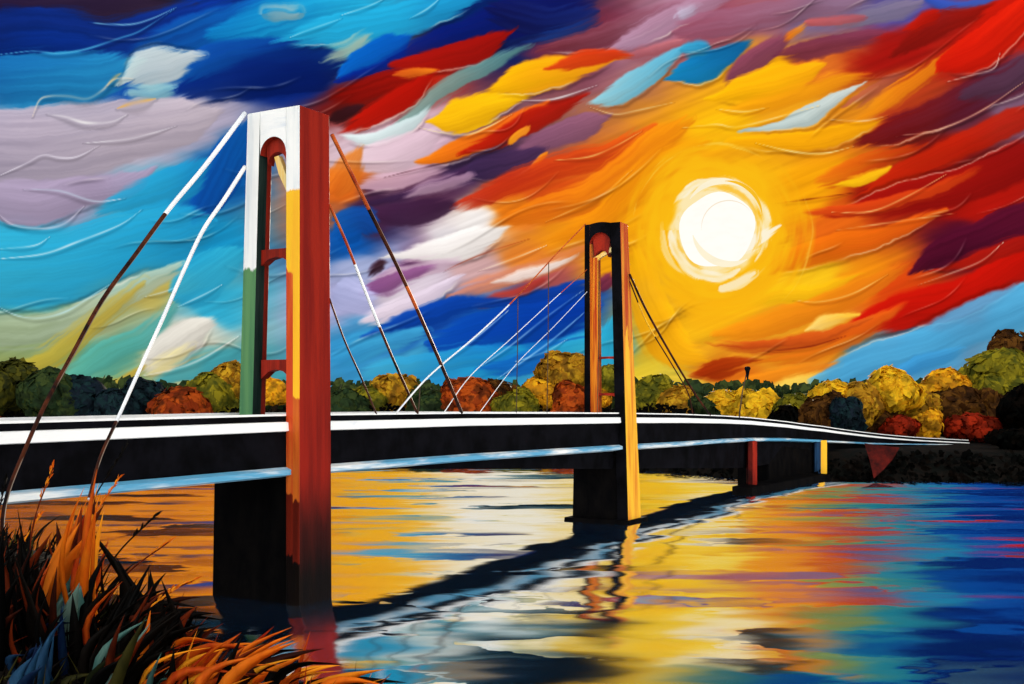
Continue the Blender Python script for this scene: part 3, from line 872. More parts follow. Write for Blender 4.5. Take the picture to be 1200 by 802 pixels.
# near edge of the deck, straight through both towers, then bending right down to the far bank
E1 = N1 + AX * -0.87
path = [E1 + BX * s for s in np.arange(-36, SPAN + 35, 2.0)]
for px, d in ((922, 127.5), (963, 136), (1020, 145), (1070, 151), (1135, 157)):
    path.append(Vector(((px - 600) / F * d, d)))
pp = catmull(np.array([[p.x, p.y] for p in path]), 3)
ZD = ([20, 31, 40, 53, 68, 88, 100, 110, 118, 127, 136, 145, 151, 157], [9.0, 9.05, 9.12, 9.2, 9.12, 8.85, 8.6, 8.3, 7.98, 7.4, 6.62, 5.5, 4.75, 4.1])
KD = ([20, 88, 100, 118, 136, 145, 151, 158], [1, 1, 0.98, 0.85, 0.66, 0.5, 0.35, 0.2])
BOT = ([53, 55, 58, 62, 69, 80, 88, 100, 111, 118, 124, 127, 140, 164], [6.2, 6.2, 6.15, 6.05, 5.6, 4.9, 4.4, 3.7, 3.0, 2.6, 2.6, 4.6, 3.2, 1.0])
stations = []
for i in range(len(pp)):
    t = pp[min(i + 1, len(pp) - 1)] - pp[max(i - 1, 0)]
    t /= np.linalg.norm(t)
    y = pp[i][1]
    stations.append((pp[i], np.array([t[1], -t[0]]), np.interp(y, *ZD), np.interp(y, *KD), np.interp(y, *BOT)))

def deck_loft(sec, sel=None, rel=True):
    """sec(station) -> list of (across, z) points"""
    rings = []
    for st in stations:
        if sel is not None and not sel(st): continue
        p, a, zt, k, zb = st
        rings.append([(p[0] + a[0] * u, p[1] + a[1] * u, z) for u, z in sec(zt, k, zb)])
    return rings

bridge = empty('suspension_bridge', (N1.x, N1.y, 0))
tag(bridge, 'suspension bridge with white, yellow and red portal towers crossing the river', 'bridge')
W = 4.6
mb = MB(); mb.loft(deck_loft(lambda zt, k, zb: [(-W + 0.35, zt - 0.10), (-0.30, zt - 0.10), (-0.30, zt - 0.55 * k), (-W + 0.35, zt - 0.55 * k)]))
deck = mb.build('deck', M['asphalt'], bridge)
mb = MB(); mb.loft(deck_loft(lambda zt, k, zb: [(-0.296, zt - 0.02), (-0.03, zt - 0.02), (-0.03, zt - 0.32), (-0.296, zt - 0.32)]))
mb.build('parapet', M['black'], bridge)
mb = MB(); mb.loft(deck_loft(lambda zt, k, zb: [(-0.33, zt + 0.075), (0.02, zt + 0.075), (0.02, zt - 0.016), (-0.33, zt - 0.016)]))
mb.build('top_rail', M['white'], bridge)
mb = MB(); mb.loft(deck_loft(lambda zt, k, zb: [(-W, zt + 0.10), (-W + 0.346, zt + 0.10), (-W + 0.346, zt - 0.6 * k), (-W, zt - 0.6 * k)]))
mb.build('far_kerb', M['white'], bridge)
mb = MB(); mb.loft(deck_loft(lambda zt, k, zb: [(-0.02, zt - 0.30), (0.16, zt - 0.32), (0.20, zt - 0.32 - 0.42 * k), (-0.02, zt - 0.32 - 0.46 * k)]))
mb.build('edge_beam', M['white'], bridge)
mb = MB(); mb.loft(deck_loft(lambda zt, k, zb: [(-0.5, zt - 0.56 * k - 0.02), (-0.025, zt - 0.56 * k - 0.02), (-0.025, zt - 2.5 * k), (-0.5, zt - 2.5 * k)]))
mb.build('girder', M['black'], bridge)
mb = MB(); mb.loft(deck_loft(lambda zt, k, zb: [(-0.5, zt - 2.504 * k), (0.05, zt - 2.504 * k), (0.34, zt - 2.62 * k), (0.34, zt - 2.86 * k), (-0.5, zt - 3.02 * k)]))
mb.build('lower_flange', M['flange'], bridge)
mb = MB(); mb.loft(deck_loft(lambda zt, k, zb: [(-W, zt - 0.62 * k), (-W + 0.5, zt - 0.62 * k), (-W + 0.5, zt - 2.9 * k), (-W, zt - 2.9 * k)]))
mb.build('girder', M['black'], bridge)
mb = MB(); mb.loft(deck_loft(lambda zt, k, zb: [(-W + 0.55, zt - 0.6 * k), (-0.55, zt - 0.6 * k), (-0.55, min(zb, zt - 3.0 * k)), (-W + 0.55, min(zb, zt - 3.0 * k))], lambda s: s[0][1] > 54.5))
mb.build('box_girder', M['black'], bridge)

def tower(o2, near):
    base = empty('tower', (o2.x, o2.y, 0)); base.parent = bridge
    base.matrix_parent_inverse = bridge.matrix_basis.inverted()
    TOP = 24.2
    def sec(pts, z, da=0.0):
        return [loc(o2, a + da, b, z) for a, b in pts]
    if near:
        # right leg, in front of the deck, down to the water
        mb = MB()
        pts = [(-0.86, 0), (-0.44, 0), (0, 0), (0, 2.45), (-0.86, 2.45)]
        top = [(-0.86, 0), (-0.40, 0), (0, 0), (0, 2.25), (-0.86, 2.25)]
        mb.prism(sec(pts, -1.2), sec(top, TOP), [0, 1, 2, 3, 3], 4)
        mb.build('leg', [M['leg_in'], M['leg_out'], M['leg_side'], M['reveal'], M['white']], base, bevel=0.03)
        mb = MB()
        lo = [(-4.05, 0.02), (-3.15, 0.02), (-3.15, 0.62), (-3.15, 0.95), (-4.05, 0.95)]
        hi = [(-3.35, 0), (-2.52, 0), (-2.52, 0.62), (-2.52, 0.95), (-3.35, 0.95)]
        mb.prism(sec(lo, 6.0), sec(hi, TOP), [0, 1, 2, 1, 0], 3)
        mb.build('leg', [M['leg_left'], M['reveal'], M['red'], M['white']], base, bevel=0.03)
        x0, x1, r0, D = -2.52, -0.862, 0.8, 0.95
        front, soff, capm = M['white'], M['red'], M['white']
    else:
        mb = MB()
        pts = [(-0.98, 0), (0, 0), (0, 2.7), (-0.98, 2.7)]
        top = [(-0.86 - 0.75, 0), (-0.75, 0), (-0.75, 1.5), (-0.86 - 0.75, 1.5)]
        mb.prism(sec(pts, -1.2), sec(top, TOP), [0, 1, 2, 2], 0)
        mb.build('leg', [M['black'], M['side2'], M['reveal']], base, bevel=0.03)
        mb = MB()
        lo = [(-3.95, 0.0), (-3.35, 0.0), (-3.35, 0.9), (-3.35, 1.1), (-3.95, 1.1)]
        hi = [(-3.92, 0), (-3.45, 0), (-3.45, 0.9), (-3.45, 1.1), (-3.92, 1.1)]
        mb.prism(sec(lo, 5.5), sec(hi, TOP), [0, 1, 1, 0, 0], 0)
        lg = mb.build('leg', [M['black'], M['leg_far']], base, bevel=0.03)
        mb = MB()
        mb.prism(sec([(-3.348, 0.3), (-2.75, 0.3), (-2.75, 0.9), (-3.348, 0.9)], 5.5), sec([(-3.448, 0.3), (-2.9, 0.3), (-2.9, 0.9), (-3.448, 0.9)], 21.5), 0, 0)
        mb.build('inner_post', M['leg_far'], base)
        x0, x1, r0, D = -3.45, -1.60, 0.9, 1.1
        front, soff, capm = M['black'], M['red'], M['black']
    # arched head: a rectangle with a round-headed opening cut out of its underside
    xm, hw = (x0 + x1) / 2, (x1 - x0) / 2
    zs = TOP - (1.95 if near else 1.75) - hw * (0.25 if near else 0.0)
    def arch(mbx, x_0, x_1, ztop, zspring, hw_, b0, b1, mats, bow=0.0):
        n = 14
        xm_ = (x_0 + x_1) / 2
        outer, inner = [], []
        for k in range(n + 1):
            a = math.pi - math.pi * k / n
            inner.append((xm_ + hw_ * math.cos(a), zspring + hw_ * math.sin(a)))
            xo = x_0 + (x_1 - x_0) * k / n
            outer.append((xo, ztop + bow * math.sin(math.pi * k / n)))
        for k in range(n):
            quad = [outer[k], outer[k + 1], inner[k + 1], inner[k]]
            fr = [loc(o2, a, b0, z) for a, z in quad]; bk = [loc(o2, a, b1, z) for a, z in quad]
            mbx.add(fr + bk, [(0, 1, 2, 3), (7, 6, 5, 4), (0, 4, 5, 1), (3, 2, 6, 7)], [mats[0], mats[0], mats[2], mats[1]])
        mbx.add([loc(o2, outer[0][0], b0, outer[0][1]), loc(o2, inner[0][0], b0, inner[0][1]), loc(o2, inner[0][0], b1, inner[0][1]), loc(o2, outer[0][0], b1, outer[0][1])], [(0, 1, 2, 3)], mats[0])
        mbx.add([loc(o2, outer[-1][0], b0, outer[-1][1]), loc(o2, inner[-1][0], b0, inner[-1][1]), loc(o2, inner[-1][0], b1, inner[-1][1]), loc(o2, outer[-1][0], b1, outer[-1][1])], [(0, 1, 2, 3)], mats[0])
    mb = MB()
    if near:
        arch(mb, x0 + 0.003, x1 - 0.003, TOP - 0.004, zs, hw, 0.004, D - 0.004, (0, 1, 2))
        mb.build('arched_head', [front, soff, capm], base)
        mb = MB(); arch(mb, x0 + 0.005, x1 - 0.005, TOP - 0.35, zs - 0.45, hw - 0.24, 0.30, D - 0.2, (0, 0, 0))
        mb.build('inner_arch', [M['red']], base)
    else:
        arch(mb, x0 + 0.003, x1 - 0.003, TOP - 0.004, zs + 0.1, hw, 0.004, D - 0.004, (0, 1, 2), 0.12)
        mb.build('arched_head', [front, soff, capm], base)
        mb = MB(); arch(mb, x0 + 0.005, x1 - 0.005, TOP - 0.45, zs - 0.95, hw - 0.36, 0.25, D - 0.2, (0, 0, 0))
        mb.build('inner_arch', [M['red']], base)
    # slanting cream bracket under the arch
    mb = MB()
    poly = [(-1.90, 21.95), (-1.62, 22.0), (-0.95, 20.6), (-0.875, 20.0), (-1.15, 20.25), (-1.62, 21.1)] if near else \
           [(-3.44, 20.9), (-3.3, 21.5), (-2.4, 21.9), (-1.68, 22.3), (-1.68, 21.9), (-2.6, 21.5)]
    mb.prism([loc(o2, a, 0.33, z) for a, z in poly], [loc(o2, a, 0.62, z) for a, z in poly], 0, 0)
    mb.build('bracket', M['cream'], base)
    # cross beams between the legs
    for z, t in (((16.8, 0.62), (11.2, 0.75)) if near else ((13.2, 0.25), (10.2, 0.3))):
        mb = MB()
        xa = x0 - (0.25 if near else -0.03)
        xb = -0.864 if near else -1.0
        poly = [(xa, z - t * 0.25), ((xa * 3 + xb) / 4, z + t * 0.22), ((xa + xb) / 2, z + t * 0.36), ((xa + 3 * xb) / 4, z + t * 0.22), (xb, z - t * 0.25), (xb, z + t), (xa, z + t)]
        mb.prism([loc(o2, a, 0.35, z_) for a, z_ in poly], [loc(o2, a, 0.85, z_) for a, z_ in poly], 0, 0)
        mb.build('cross_beam', M['red'], base)
    return base

t1 = tower(N1, True)
t2 = tower(N2, False)
t1['label'] = 'near tower, white over green and yellow with a deep red side'
t2['label'] = 'far tower with a black portal face and a yellow side'

def pier(o2, a0, a1, b0, b1, ztop, plinth):
    mb = MB()
    lo = [(a0 - 0.12, b0 - 0.05), (a1, b0 - 0.05), (a1, b1), (a0 - 0.12, b1)]
    hi = [(a0, b0), (a1, b0), (a1, b1), (a0, b1)]
    mb.prism([loc(o2, a, b, -1.5) for a, b in lo], [loc(o2, a, b, ztop) for a, b in hi])
    p = mb.build('pier', M['pier'], bridge, bevel=0.05)
    if plinth:
        mb = MB()
        mb.prism([loc(o2, a, b, -1.5) for a, b in ((a0 - 0.75, b0 - 0.7), (a1 + 1.35, b0 - 0.7), (a1 + 1.35, b1 + 1), (a0 - 0.75, b1 + 1))],
                 [loc(o2, a, b, 0.34) for a, b in ((a0 - 0.6, b0 - 0.5), (a1 + 1.2, b0 - 0.5), (a1 + 1.2, b1 + 0.9), (a0 - 0.6, b1 + 0.9))])
        mb.build('plinth', M['pier'], p, bevel=0.04)
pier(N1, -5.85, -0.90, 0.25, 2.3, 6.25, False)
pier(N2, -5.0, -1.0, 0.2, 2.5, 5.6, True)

def deck_px(px):
    """station of the near edge that the photograph shows at column px -> (x, y, top z)"""
    best = None
    for i in range(len(stations) - 1):
        p, q = stations[i][0], stations[i + 1][0]
        fa = p[0] - (px - 600) / F * p[1]; fb = q[0] - (px - 600) / F * q[1]
        if fa <= 0 <= fb or fb <= 0 <= fa:
            t = fa / (fa - fb + 1e-12)
            return Vector((p[0] + (q[0] - p[0]) * t, p[1] + (q[1] - p[1]) * t, stations[i][2] * (1 - t) + stations[i + 1][2] * t))

def cable(pts, r, mats, seg, taper=0.0):
    """pts: 3D points; seg(fraction) -> material index"""
    P = catmull(np.array([tuple(p) for p in pts]), 6)
    mb = MB()
    n = len(P)
    mb.tube([tuple(p) for p in P], [r * (1 - taper * i / (n - 1)) for i in range(n)], [seg(i / (n - 1)) for i in range(n - 1)])
    return mb.build('stay_cable', mats, bridge, smooth=True)

DK, WH, RD = M['cable_dark'], M['cable_white'], M['cable_red']
def line_px(pxs, d0, d1):
    n = len(pxs)
    return [at(x, y, d0 + (d1 - d0) * i / (n - 1)) for i, (x, y) in enumerate(pxs)]
# back stays of the near tower, down to anchors in the near bank
cable(line_px([(287, 133), (240, 195), (200, 243), (160, 297), (120, 352), (85, 415), (55, 470), (30, 525), (6, 590), (2, 660)], 53.9, 31.0), 0.115, [WH, DK], lambda f: 0 if f < 0.24 else 1, 0.5)
cable(line_px([(287, 196), (262, 235), (238, 270), (215, 318), (190, 375), (165, 430), (140, 486), (118, 535), (104, 585)], 53.9, 35.5), 0.105, [WH, DK], lambda f: 0 if f < 0.77 else 1, 0.5)
# main span stays of the near tower
cable([at(389, 158, 55.0), at(432, 245, 58), at(470, 322, 60.5), at(506, 402, 63), deck_px(541) + Vector((0, 0, 0.05))], 0.105, [RD, DK], lambda f: 0 if f < 0.25 or 0.5 < f < 0.6 else 1)
cable([at(386, 240, 55.0), at(408, 290, 56.5), at(432, 352, 58), at(458, 415, 60), deck_px(489) + Vector((0, 0, 0.05))], 0.075, [RD, WH, DK], lambda f: 0 if f < 0.3 else (1 if f < 0.62 else 2))
cable([at(386, 350, 55.0), at(404, 400, 56), at(422, 440, 57.0), deck_px(441) + Vector((0, 0, 0.05))], 0.05, [DK], lambda f: 0)
# main cables of the far tower, sagging to the deck at mid span
cable([at(686, 263, 88.5), at(650, 300, 84), at(604, 350, 76), at(560, 392, 69), at(515, 430, 64), at(492, 452, 62), deck_px(464) + Vector((0, 0, 0.05))], 0.05, [RD, WH], lambda f: 0 if f < 0.36 else 1)
cable([at(688, 316, 88.5), at(650, 350, 84), at(600, 396, 75), at(552, 440, 69), deck_px(520) + Vector((0, 0, 0.05))], 0.028, [RD, WH], lambda f: 0 if f < 0.2 else 1)
cable([at(688, 342, 88.5), at(648, 384, 83), at(604, 428, 75.5), deck_px(562) + Vector((0, 0, 0.05))], 0.022, [WH], lambda f: 0)
# stays of the far tower towards the far bank
cable([at(738, 322, 88.6), at(758, 365, 93), at(790, 422, 99), at(812, 458, 104), deck_px(832) + Vector((0, 0, 0.05))], 0.10, [DK], lambda f: 0)
cable([at(738, 330, 88.6), at(758, 378, 93), at(786, 425, 98), at(806, 460, 102), deck_px(812) + Vector((0, 0, 0.05))], 0.06, [DK, M['yellow']], lambda f: 1 if 0.12 < f < 0.3 else 0)
for px, yt in ((605, 349), (641, 308), (490, 453), (700, 330)):
    p = deck_px(px)
    top = at(px + 2, yt, p.y)
    mb = MB(); mb.tube([p, (p + top) / 2 + Vector((0.02, 0, 0)), top], 0.035, 0, 6)
    mb.build('hanger', M['hanger'], bridge)

# approach span on the far bank: two slender columns and a red wing wall
mb = MB(); mb.loft(deck_loft(lambda zt, k, zb: [(-W + 0.3, zt - 0.62 * k), (-0.62, zt - 0.62 * k), (-0.62, -1.2), (-W + 0.3, -1.2)], lambda q: q[0][1] > 121))
mb.build('abutment', M['pier'], bridge)
mb = MB(); mb.loft(deck_loft(lambda zt, k, zb: [(-0.615, 0.9), (1.5, 0.8), (1.7, -1.2), (-0.615, -1.2)], lambda q: 114 < q[0][1] < 149))
mb.build('footing', M['pier'], bridge)

def column(px, d, w, ztop, mats):
    mb = MB()
    x = (px - 600) / F * d
    q = w / 2
    mb.prism([(x - q, d, -1), (x, d, -1), (x + q, d, -1), (x + q, d + w, -1), (x - q, d + w, -1)], [(x - q, d, ztop), (x, d, ztop), (x + q, d, ztop), (x + q, d + w, ztop), (x - q, d + w, ztop)], [0, 1, 1, 0, 0], 0)
    return mb.build('column', mats, bridge)
column(882, 117.6, 0.95, 5.5, [M['wing'], M['red']])
column(962, 134.9, 1.5, 4.95, [M['blue_post'], M['yellow']])
mb = MB()
w0 = [at(1013, 520, 131.6), at(1054, 525, 131.8), at(1046, 539, 131.2), at(1036, 550, 130.9), at(1024, 561, 130.6), at(1020, 543, 131.0)]
mb.prism(w0, [p + Vector((0.3, 0.9, 0)) for p in w0])
mb.build('wing_wall', M['wing'], bridge)

# leaning lamp post on the far approach
def lamp_post(px, top, label, grp):
    p = deck_px(px) + Vector((0, 0, 0.075))
    t = at(top[0], top[1], p.y)
    r = empty('lamp_post', p); tag(r, label, 'lamp post', grp)
    mb = MB(); mb.tube([p - Vector((0, 0, 0.1)), (p * 0.5 + t * 0.5) + Vector((-0.1, 0, 0)), t], [0.09, 0.07, 0.05]); mb.build('pole', M['hanger'], r, True)
    mb = MB()
    rings = []
    for z, rr in ((-1.2, 0.06), (-0.3, 0.22), (0.0, 0.34), (0.18, 0.25), (0.22, 0.05)):
        rings.append([t + Vector((math.cos(k * math.pi / 4) * rr, math.sin(k * math.pi / 4) * rr, z)) for k in range(8)])
    mb.loft(rings); mb.build('lamp_head', M['black'], r)
lamp_post(866, (876, 432), 'thin dark leaning lamp post with a drooping head on the far end of the deck', None)

# ------------------------------------------------------------------ foliage
def foliage_mat(name, c1, c2, c3=None):
    m, nt, bs = new_mat(name)
    g = node(nt, 'ShaderNodeNewGeometry')
    a = mixc(nt, remap(nt, g.outputs['Random Per Island'], 0.1, 0.9), c1, c2)
    big = remap(nt, pos_noise(nt, (0.55, 0.55, 0.55), 2.0, 2.0), 0.46, 0.62)
    a = mixc(nt, math_n(nt, 'MULTIPLY', big, 0.8), a, c3 or c2)
    nt.links.new(a, bs.inputs['Base Color'])
    bs.inputs['Roughness'].default_value = 0.6
    bs.inputs['Specular IOR Level'].default_value = 0.03
    tr = node(nt, 'ShaderNodeBsdfTranslucent')
    nt.links.new(a, tr.inputs[0])
    mx = node(nt, 'ShaderNodeMixShader'); mx.inputs[0].default_value = 0.42
    nt.links.new(bs.outputs[0], mx.inputs[1]); nt.links.new(tr.outputs[0], mx.inputs[2])
    nt.links.new(mx.outputs[0], nt.nodes['Material Output'].inputs[0])
    return m

FOL = {
    'yellow': foliage_mat('yellow_leaves', (0.95, 0.62, 0.02), (0.78, 0.44, 0.015), (0.40, 0.24, 0.012)),
    'gold': foliage_mat('golden_leaves', (0.92, 0.50, 0.015), (0.66, 0.29, 0.012), (0.28, 0.13, 0.010)),
    'ochre': foliage_mat('ochre_leaves', (0.66, 0.38, 0.02), (0.42, 0.19, 0.012), (0.15, 0.07, 0.008)),
    'olive': foliage_mat('olive_leaves', (0.34, 0.28, 0.015), (0.17, 0.15, 0.012), (0.05, 0.065, 0.010)),
    'green': foliage_mat('dark_green_leaves', (0.05, 0.075, 0.02), (0.022, 0.045, 0.018), (0.012, 0.02, 0.010)),
    'teal': foliage_mat('blue_green_leaves', (0.012, 0.035, 0.04), (0.010, 0.018, 0.030), (0.005, 0.008, 0.012)),
    'brown': foliage_mat('brown_leaves', (0.15, 0.06, 0.010), (0.06, 0.022, 0.006), (0.02, 0.009, 0.004)),
    'rust': foliage_mat('rust_leaves', (0.52, 0.09, 0.010), (0.26, 0.035, 0.007), (0.06, 0.014, 0.005)),
    'red': foliage_mat('red_leaves', (0.44, 0.030, 0.008), (0.26, 0.018, 0.006), (0.10, 0.010, 0.004)),
    'moss': foliage_mat('moss_green_leaves', (0.12, 0.11, 0.012), (0.05, 0.055, 0.010), (0.015, 0.022, 0.010)),
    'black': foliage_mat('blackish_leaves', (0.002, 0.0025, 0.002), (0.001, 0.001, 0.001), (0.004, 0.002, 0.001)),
}
BARK = brushed('bark', (0.03, 0.018, 0.010), (0.012, 0.008, 0.006), 0.9, (2, 2, 0.5))

def dabs(centres, normals, size, rng, mat, jit=0.38):
    """many small leaf-clump faces as one mesh"""
    n = len(centres)
    N = normals + rng.normal(0, jit, (n, 3)); N /= np.linalg.norm(N, axis=1)[:, None] + 1e-9
    ref = rng.normal(0, 1, (n, 3))
    U = np.cross(N, ref); U /= np.linalg.norm(U, axis=1)[:, None] + 1e-9
    V = np.cross(N, U)
    k = 6
    an = np.arange(k) * 2 * np.pi / k
    rad = size[:, None] * (0.75 + 0.5 * rng.random((n, k)))
    ring = centres[:, None, :] + U[:, None, :] * (np.cos(an)[None, :, None] * rad[:, :, None]) + V[:, None, :] * (np.sin(an)[None, :, None] * rad[:, :, None] * 0.72) - N[:, None, :] * (size[:, None, None] * 0.16)
    allv = np.concatenate([centres[:, None, :], ring], 1).reshape(-1, 3)
    base = (np.arange(n) * (k + 1))[:, None, None]
    tri = np.stack([np.zeros(k, int), 1 + np.arange(k), 1 + (np.arange(k) + 1) % k], 1)[None]
    return allv, (base + tri).reshape(-1, 3)

def mesh_np(name, v, f, mat, parent=None, smooth=True):
    me = bpy.data.meshes.new(name)
    me.vertices.add(len(v)); me.vertices.foreach_set('co', np.asarray(v, np.float32).ravel())
    me.loops.add(f.size); me.loops.foreach_set('vertex_index', f.astype(np.int32).ravel())
    me.polygons.add(len(f)); me.polygons.foreach_set('loop_start', (np.arange(len(f)) * f.shape[1]).astype(np.int32))
    me.polygons.foreach_set('use_smooth', np.full(len(f), smooth))
    me.update(calc_edges=True)
    me.materials.append(mat)
    o = bpy.data.objects.new(name, me); COL.objects.link(o)
    if parent is not None:
        o.parent = parent
        o.matrix_parent_inverse = parent.matrix_basis.inverted()
    return o

def crown_points(rng, c, rx, ry, rz, n):
    lobes = [(np.zeros(3), 0.84)]
    for k in range(6):
        a = rng.uniform(0, 2 * np.pi); h = rng.uniform(-0.55, 0.75); q = math.sqrt(max(0.05, 1 - h * h)) * rng.uniform(0.45, 0.68)
        lobes.append((np.array([math.cos(a) * q, math.sin(a) * q, h * 0.68]), rng.uniform(0.36, 0.52)))
    P, Nn = [], []
    per = n // len(lobes)
    for i, (o, r) in enumerate(lobes):
        m = per * 2 if i == 0 else per
        d = rng.normal(0, 1, (m, 3)); d /= np.linalg.norm(d, axis=1)[:, None]
        rr = r * (1 - 0.35 * rng.random(m) ** 2.2)
        P.append(o + d * rr[:, None]); Nn.append(d)
    P = np.vstack(P); Nn = np.vstack(Nn)
    return np.asarray(c) + P * np.array([rx, ry, rz]), Nn

def tree(name, cat, x, ytop, hw, kind, d, label, group, seed, rzf=1.05, gap=0.0):
    rng = np.random.default_rng(seed)
    r = hw * d / F * 1.25
    X = (x - 600) / F * d
    ztop = EYE - (ytop - HZ) / F * d
    zg = float(ground_z(np.array([X]), np.array([d]))[0])
    rz = min(r * rzf, (ztop - zg) * 0.52)
    cz = ztop - rz
    root = empty(name, (X, d, zg))
    tag(root, label, cat, group)
    n = int(min(2600, 700 + 260 * r))
    P, Nn = crown_points(rng, (X, d, cz), r, r * 0.9, rz, n)
    size = rng.uniform(0.24, 0.80, len(P)) * (0.75 + r * 0.18)
    v, f = dabs(P, Nn, size, rng, None, 0.2)
    mesh_np('crown', v, f, FOL[kind], root)
    mb = MB()
    lean = rng.normal(0, 0.25, 2)
    h = cz - zg
    tr = 0.10 + 0.055 * r
    pts = [(X, d, zg - 0.3), (X + lean[0] * 0.3, d + lean[1] * 0.3, zg + h * 0.45), (X + lean[0], d + lean[1], zg + h)]
    mb.tube(pts, [tr * 1.25, tr, tr * 0.6], 0, 7)
    for k in range(4):
        a = k * 1.6 + rng.random(); q = r * 0.55
        mb.tube([pts[1], (X + math.cos(a) * q * 0.5, d + math.sin(a) * q * 0.5, zg + h * 0.75), (X + math.cos(a) * q, d + math.sin(a) * q, cz + rz * 0.25)], [tr * 0.6, tr * 0.45, tr * 0.2], 0, 5)
    mb.build('trunk', BARK, root, smooth=True)
    return root

GT = 'trees along the far bank'
TREES = [
    # x, top row, half width, colour, distance, label
    (-28, 420, 34, 'moss', 178, 'olive tree cut by the frame edge, far left end of the tree line'),
    (18, 414, 30, 'moss', 182, 'olive green tree behind the lower end of the long back stay cable'),
    (58, 424, 32, 'green', 178, 'dark green tree just right of the long back stay cable'),
    (96, 434, 30, 'teal', 180, 'blackish blue-green tree between the two back stay cables, nearer the long one'),
    (138, 450, 26, 'teal', 176, 'low blackish blue tree behind the foot of the white back stay'),
    (172, 440, 30, 'teal', 182, 'dark blue-green tree right of the white back stay, beside a rust tree'),
    (212, 446, 36, 'rust', 176, 'rust red tree left of the green tower leg'),
    (246, 430, 30, 'olive', 184, 'olive gold tree between the rust tree and the green tower leg'),
    (272, 418, 24, 'ochre', 186, 'ochre tree partly hidden by the green tower leg'),
    (321, 440, 15, 'gold', 180, 'golden tree seen through the near tower portal'),
    (402, 452, 26, 'green', 178, 'dark green tree beside the red side of the near tower'),
    (430, 446, 24, 'olive', 182, 'small olive tree behind the thinnest dark stay'),
    (456, 432, 27, 'ochre', 184, 'yellowish ochre tree between two dark stays of the near tower'),
    (502, 452, 26, 'green', 178, 'dark green tree left of the big brick red tree'),
    (552, 435, 34, 'rust', 178, 'big brick red tree at mid span'),
    (588, 440, 24, 'brown', 182, 'brown tree between the brick red tree and the golden ones'),
    (604, 452, 24, 'olive', 174, 'low olive tree in front of the brown tree at mid span'),
    (632, 436, 25, 'gold', 178, 'golden tree left of the tall ochre tree by the far tower'),
    (663, 408, 27, 'ochre', 180, 'tall ochre tree just left of the far tower'),
    (672, 446, 24, 'rust', 172, 'low rust tree below the tall ochre tree'),
    (714, 424, 17, 'olive', 176, 'olive tree seen through the far tower portal'),
    (700, 452, 12, 'gold', 170, 'small golden bush tree low in the far tower portal'),
    (764, 436, 26, 'olive', 172, 'olive tree just right of the far tower'),
    (794, 448, 24, 'ochre', 168, 'ochre tree behind the far tower stays'),
    (820, 462, 18, 'green', 166, 'small dark green tree at the foot of the far tower stays'),
    (846, 452, 24, 'yellow', 172, 'yellow tree left of the leaning lamp post'),
    (884, 456, 28, 'yellow', 170, 'broad low yellow tree right of the leaning lamp post'),
    (932, 456, 24, 'olive', 160, 'olive tree above the bend of the deck, next to a blackish bush'),
    (962, 460, 26, 'brown', 156, 'brown tree in front of the small yellow tree on the right bank'),
    (976, 440, 24, 'yellow', 164, 'small yellow tree behind the brown one on the right bank'),
    (1006, 441, 26, 'ochre', 162, 'ochre tree between the two yellow trees of the right bank'),
    (990, 464, 20, 'teal', 154, 'dark blue-green tree in front of the ochre and yellow trees'),
    (1041, 426, 27, 'yellow', 164, 'bright yellow tree, tallest yellow one of the right bank'),
    (1026, 468, 24, 'brown', 164, 'dark brown tree below the tallest yellow tree'),
    (1064, 444, 32, 'ochre', 170, 'broad ochre brown tree right of the tallest yellow tree'),
    (1106, 426, 27, 'gold', 178, 'golden tree behind the brown one, left of the large olive tree'),
    (1112, 452, 36, 'brown', 171, 'large brown tree in front of the golden tree'),
    (1166, 402, 42, 'olive', 180, 'large olive yellow tree near the right end of the tree line'),
    (1192, 384, 30, 'brown', 188, 'tallest brown tree, standing behind the large olive tree'),
    (1156, 456, 38, 'brown', 174, 'low dark brown tree below the large olive tree'),
    (1212, 446, 40, 'black', 158, 'black tree cut by the frame edge, right end of the bank'),
]
for i, (x, yt, hw, kd, d, lb) in enumerate(TREES):
    tree('broadleaf_tree', 'tree', x, yt, hw, kd, d, lb, GT, 100 + i)

def bush(x, ytop, hw, kd, d, lb, seed):
    rng = np.random.default_rng(seed)
    r = hw * d / F
    X = (x - 600) / F * d
    zg = float(ground_z(np.array([X]), np.array([d]))[0])
    ztop = EYE - (ytop - HZ) / F * d
    rz = (ztop - zg) * 0.55
    P, Nn = crown_points(rng, (X, d, ztop - rz), r, r * 0.8, rz, 900)
    v, f = dabs(P, Nn, rng.uniform(0.2, 0.5, len(P)) * (0.8 + r * 0.15), rng, None, 0.2)
    o = mesh_np('bush', v, f, FOL[kd])
    tag(o, lb, 'bush', 'bushes on the far bank')
BUSHES = [
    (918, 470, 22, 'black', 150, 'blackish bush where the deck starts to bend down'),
    (1054, 483, 25, 'red', 159, 'small bright red bush beside the golden bush at the deck end'),
    (1087, 478, 22, 'gold', 160, 'golden bush between the two red bushes'),
    (1136, 480, 40, 'red', 161, 'large red bush at the very end of the deck'),
    (4, 482, 16, 'rust', 172, 'low orange-red bush behind the left end of the deck'),
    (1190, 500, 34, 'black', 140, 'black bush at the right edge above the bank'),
]
for i, b in enumerate(BUSHES):
    bush(*b, 300 + i)

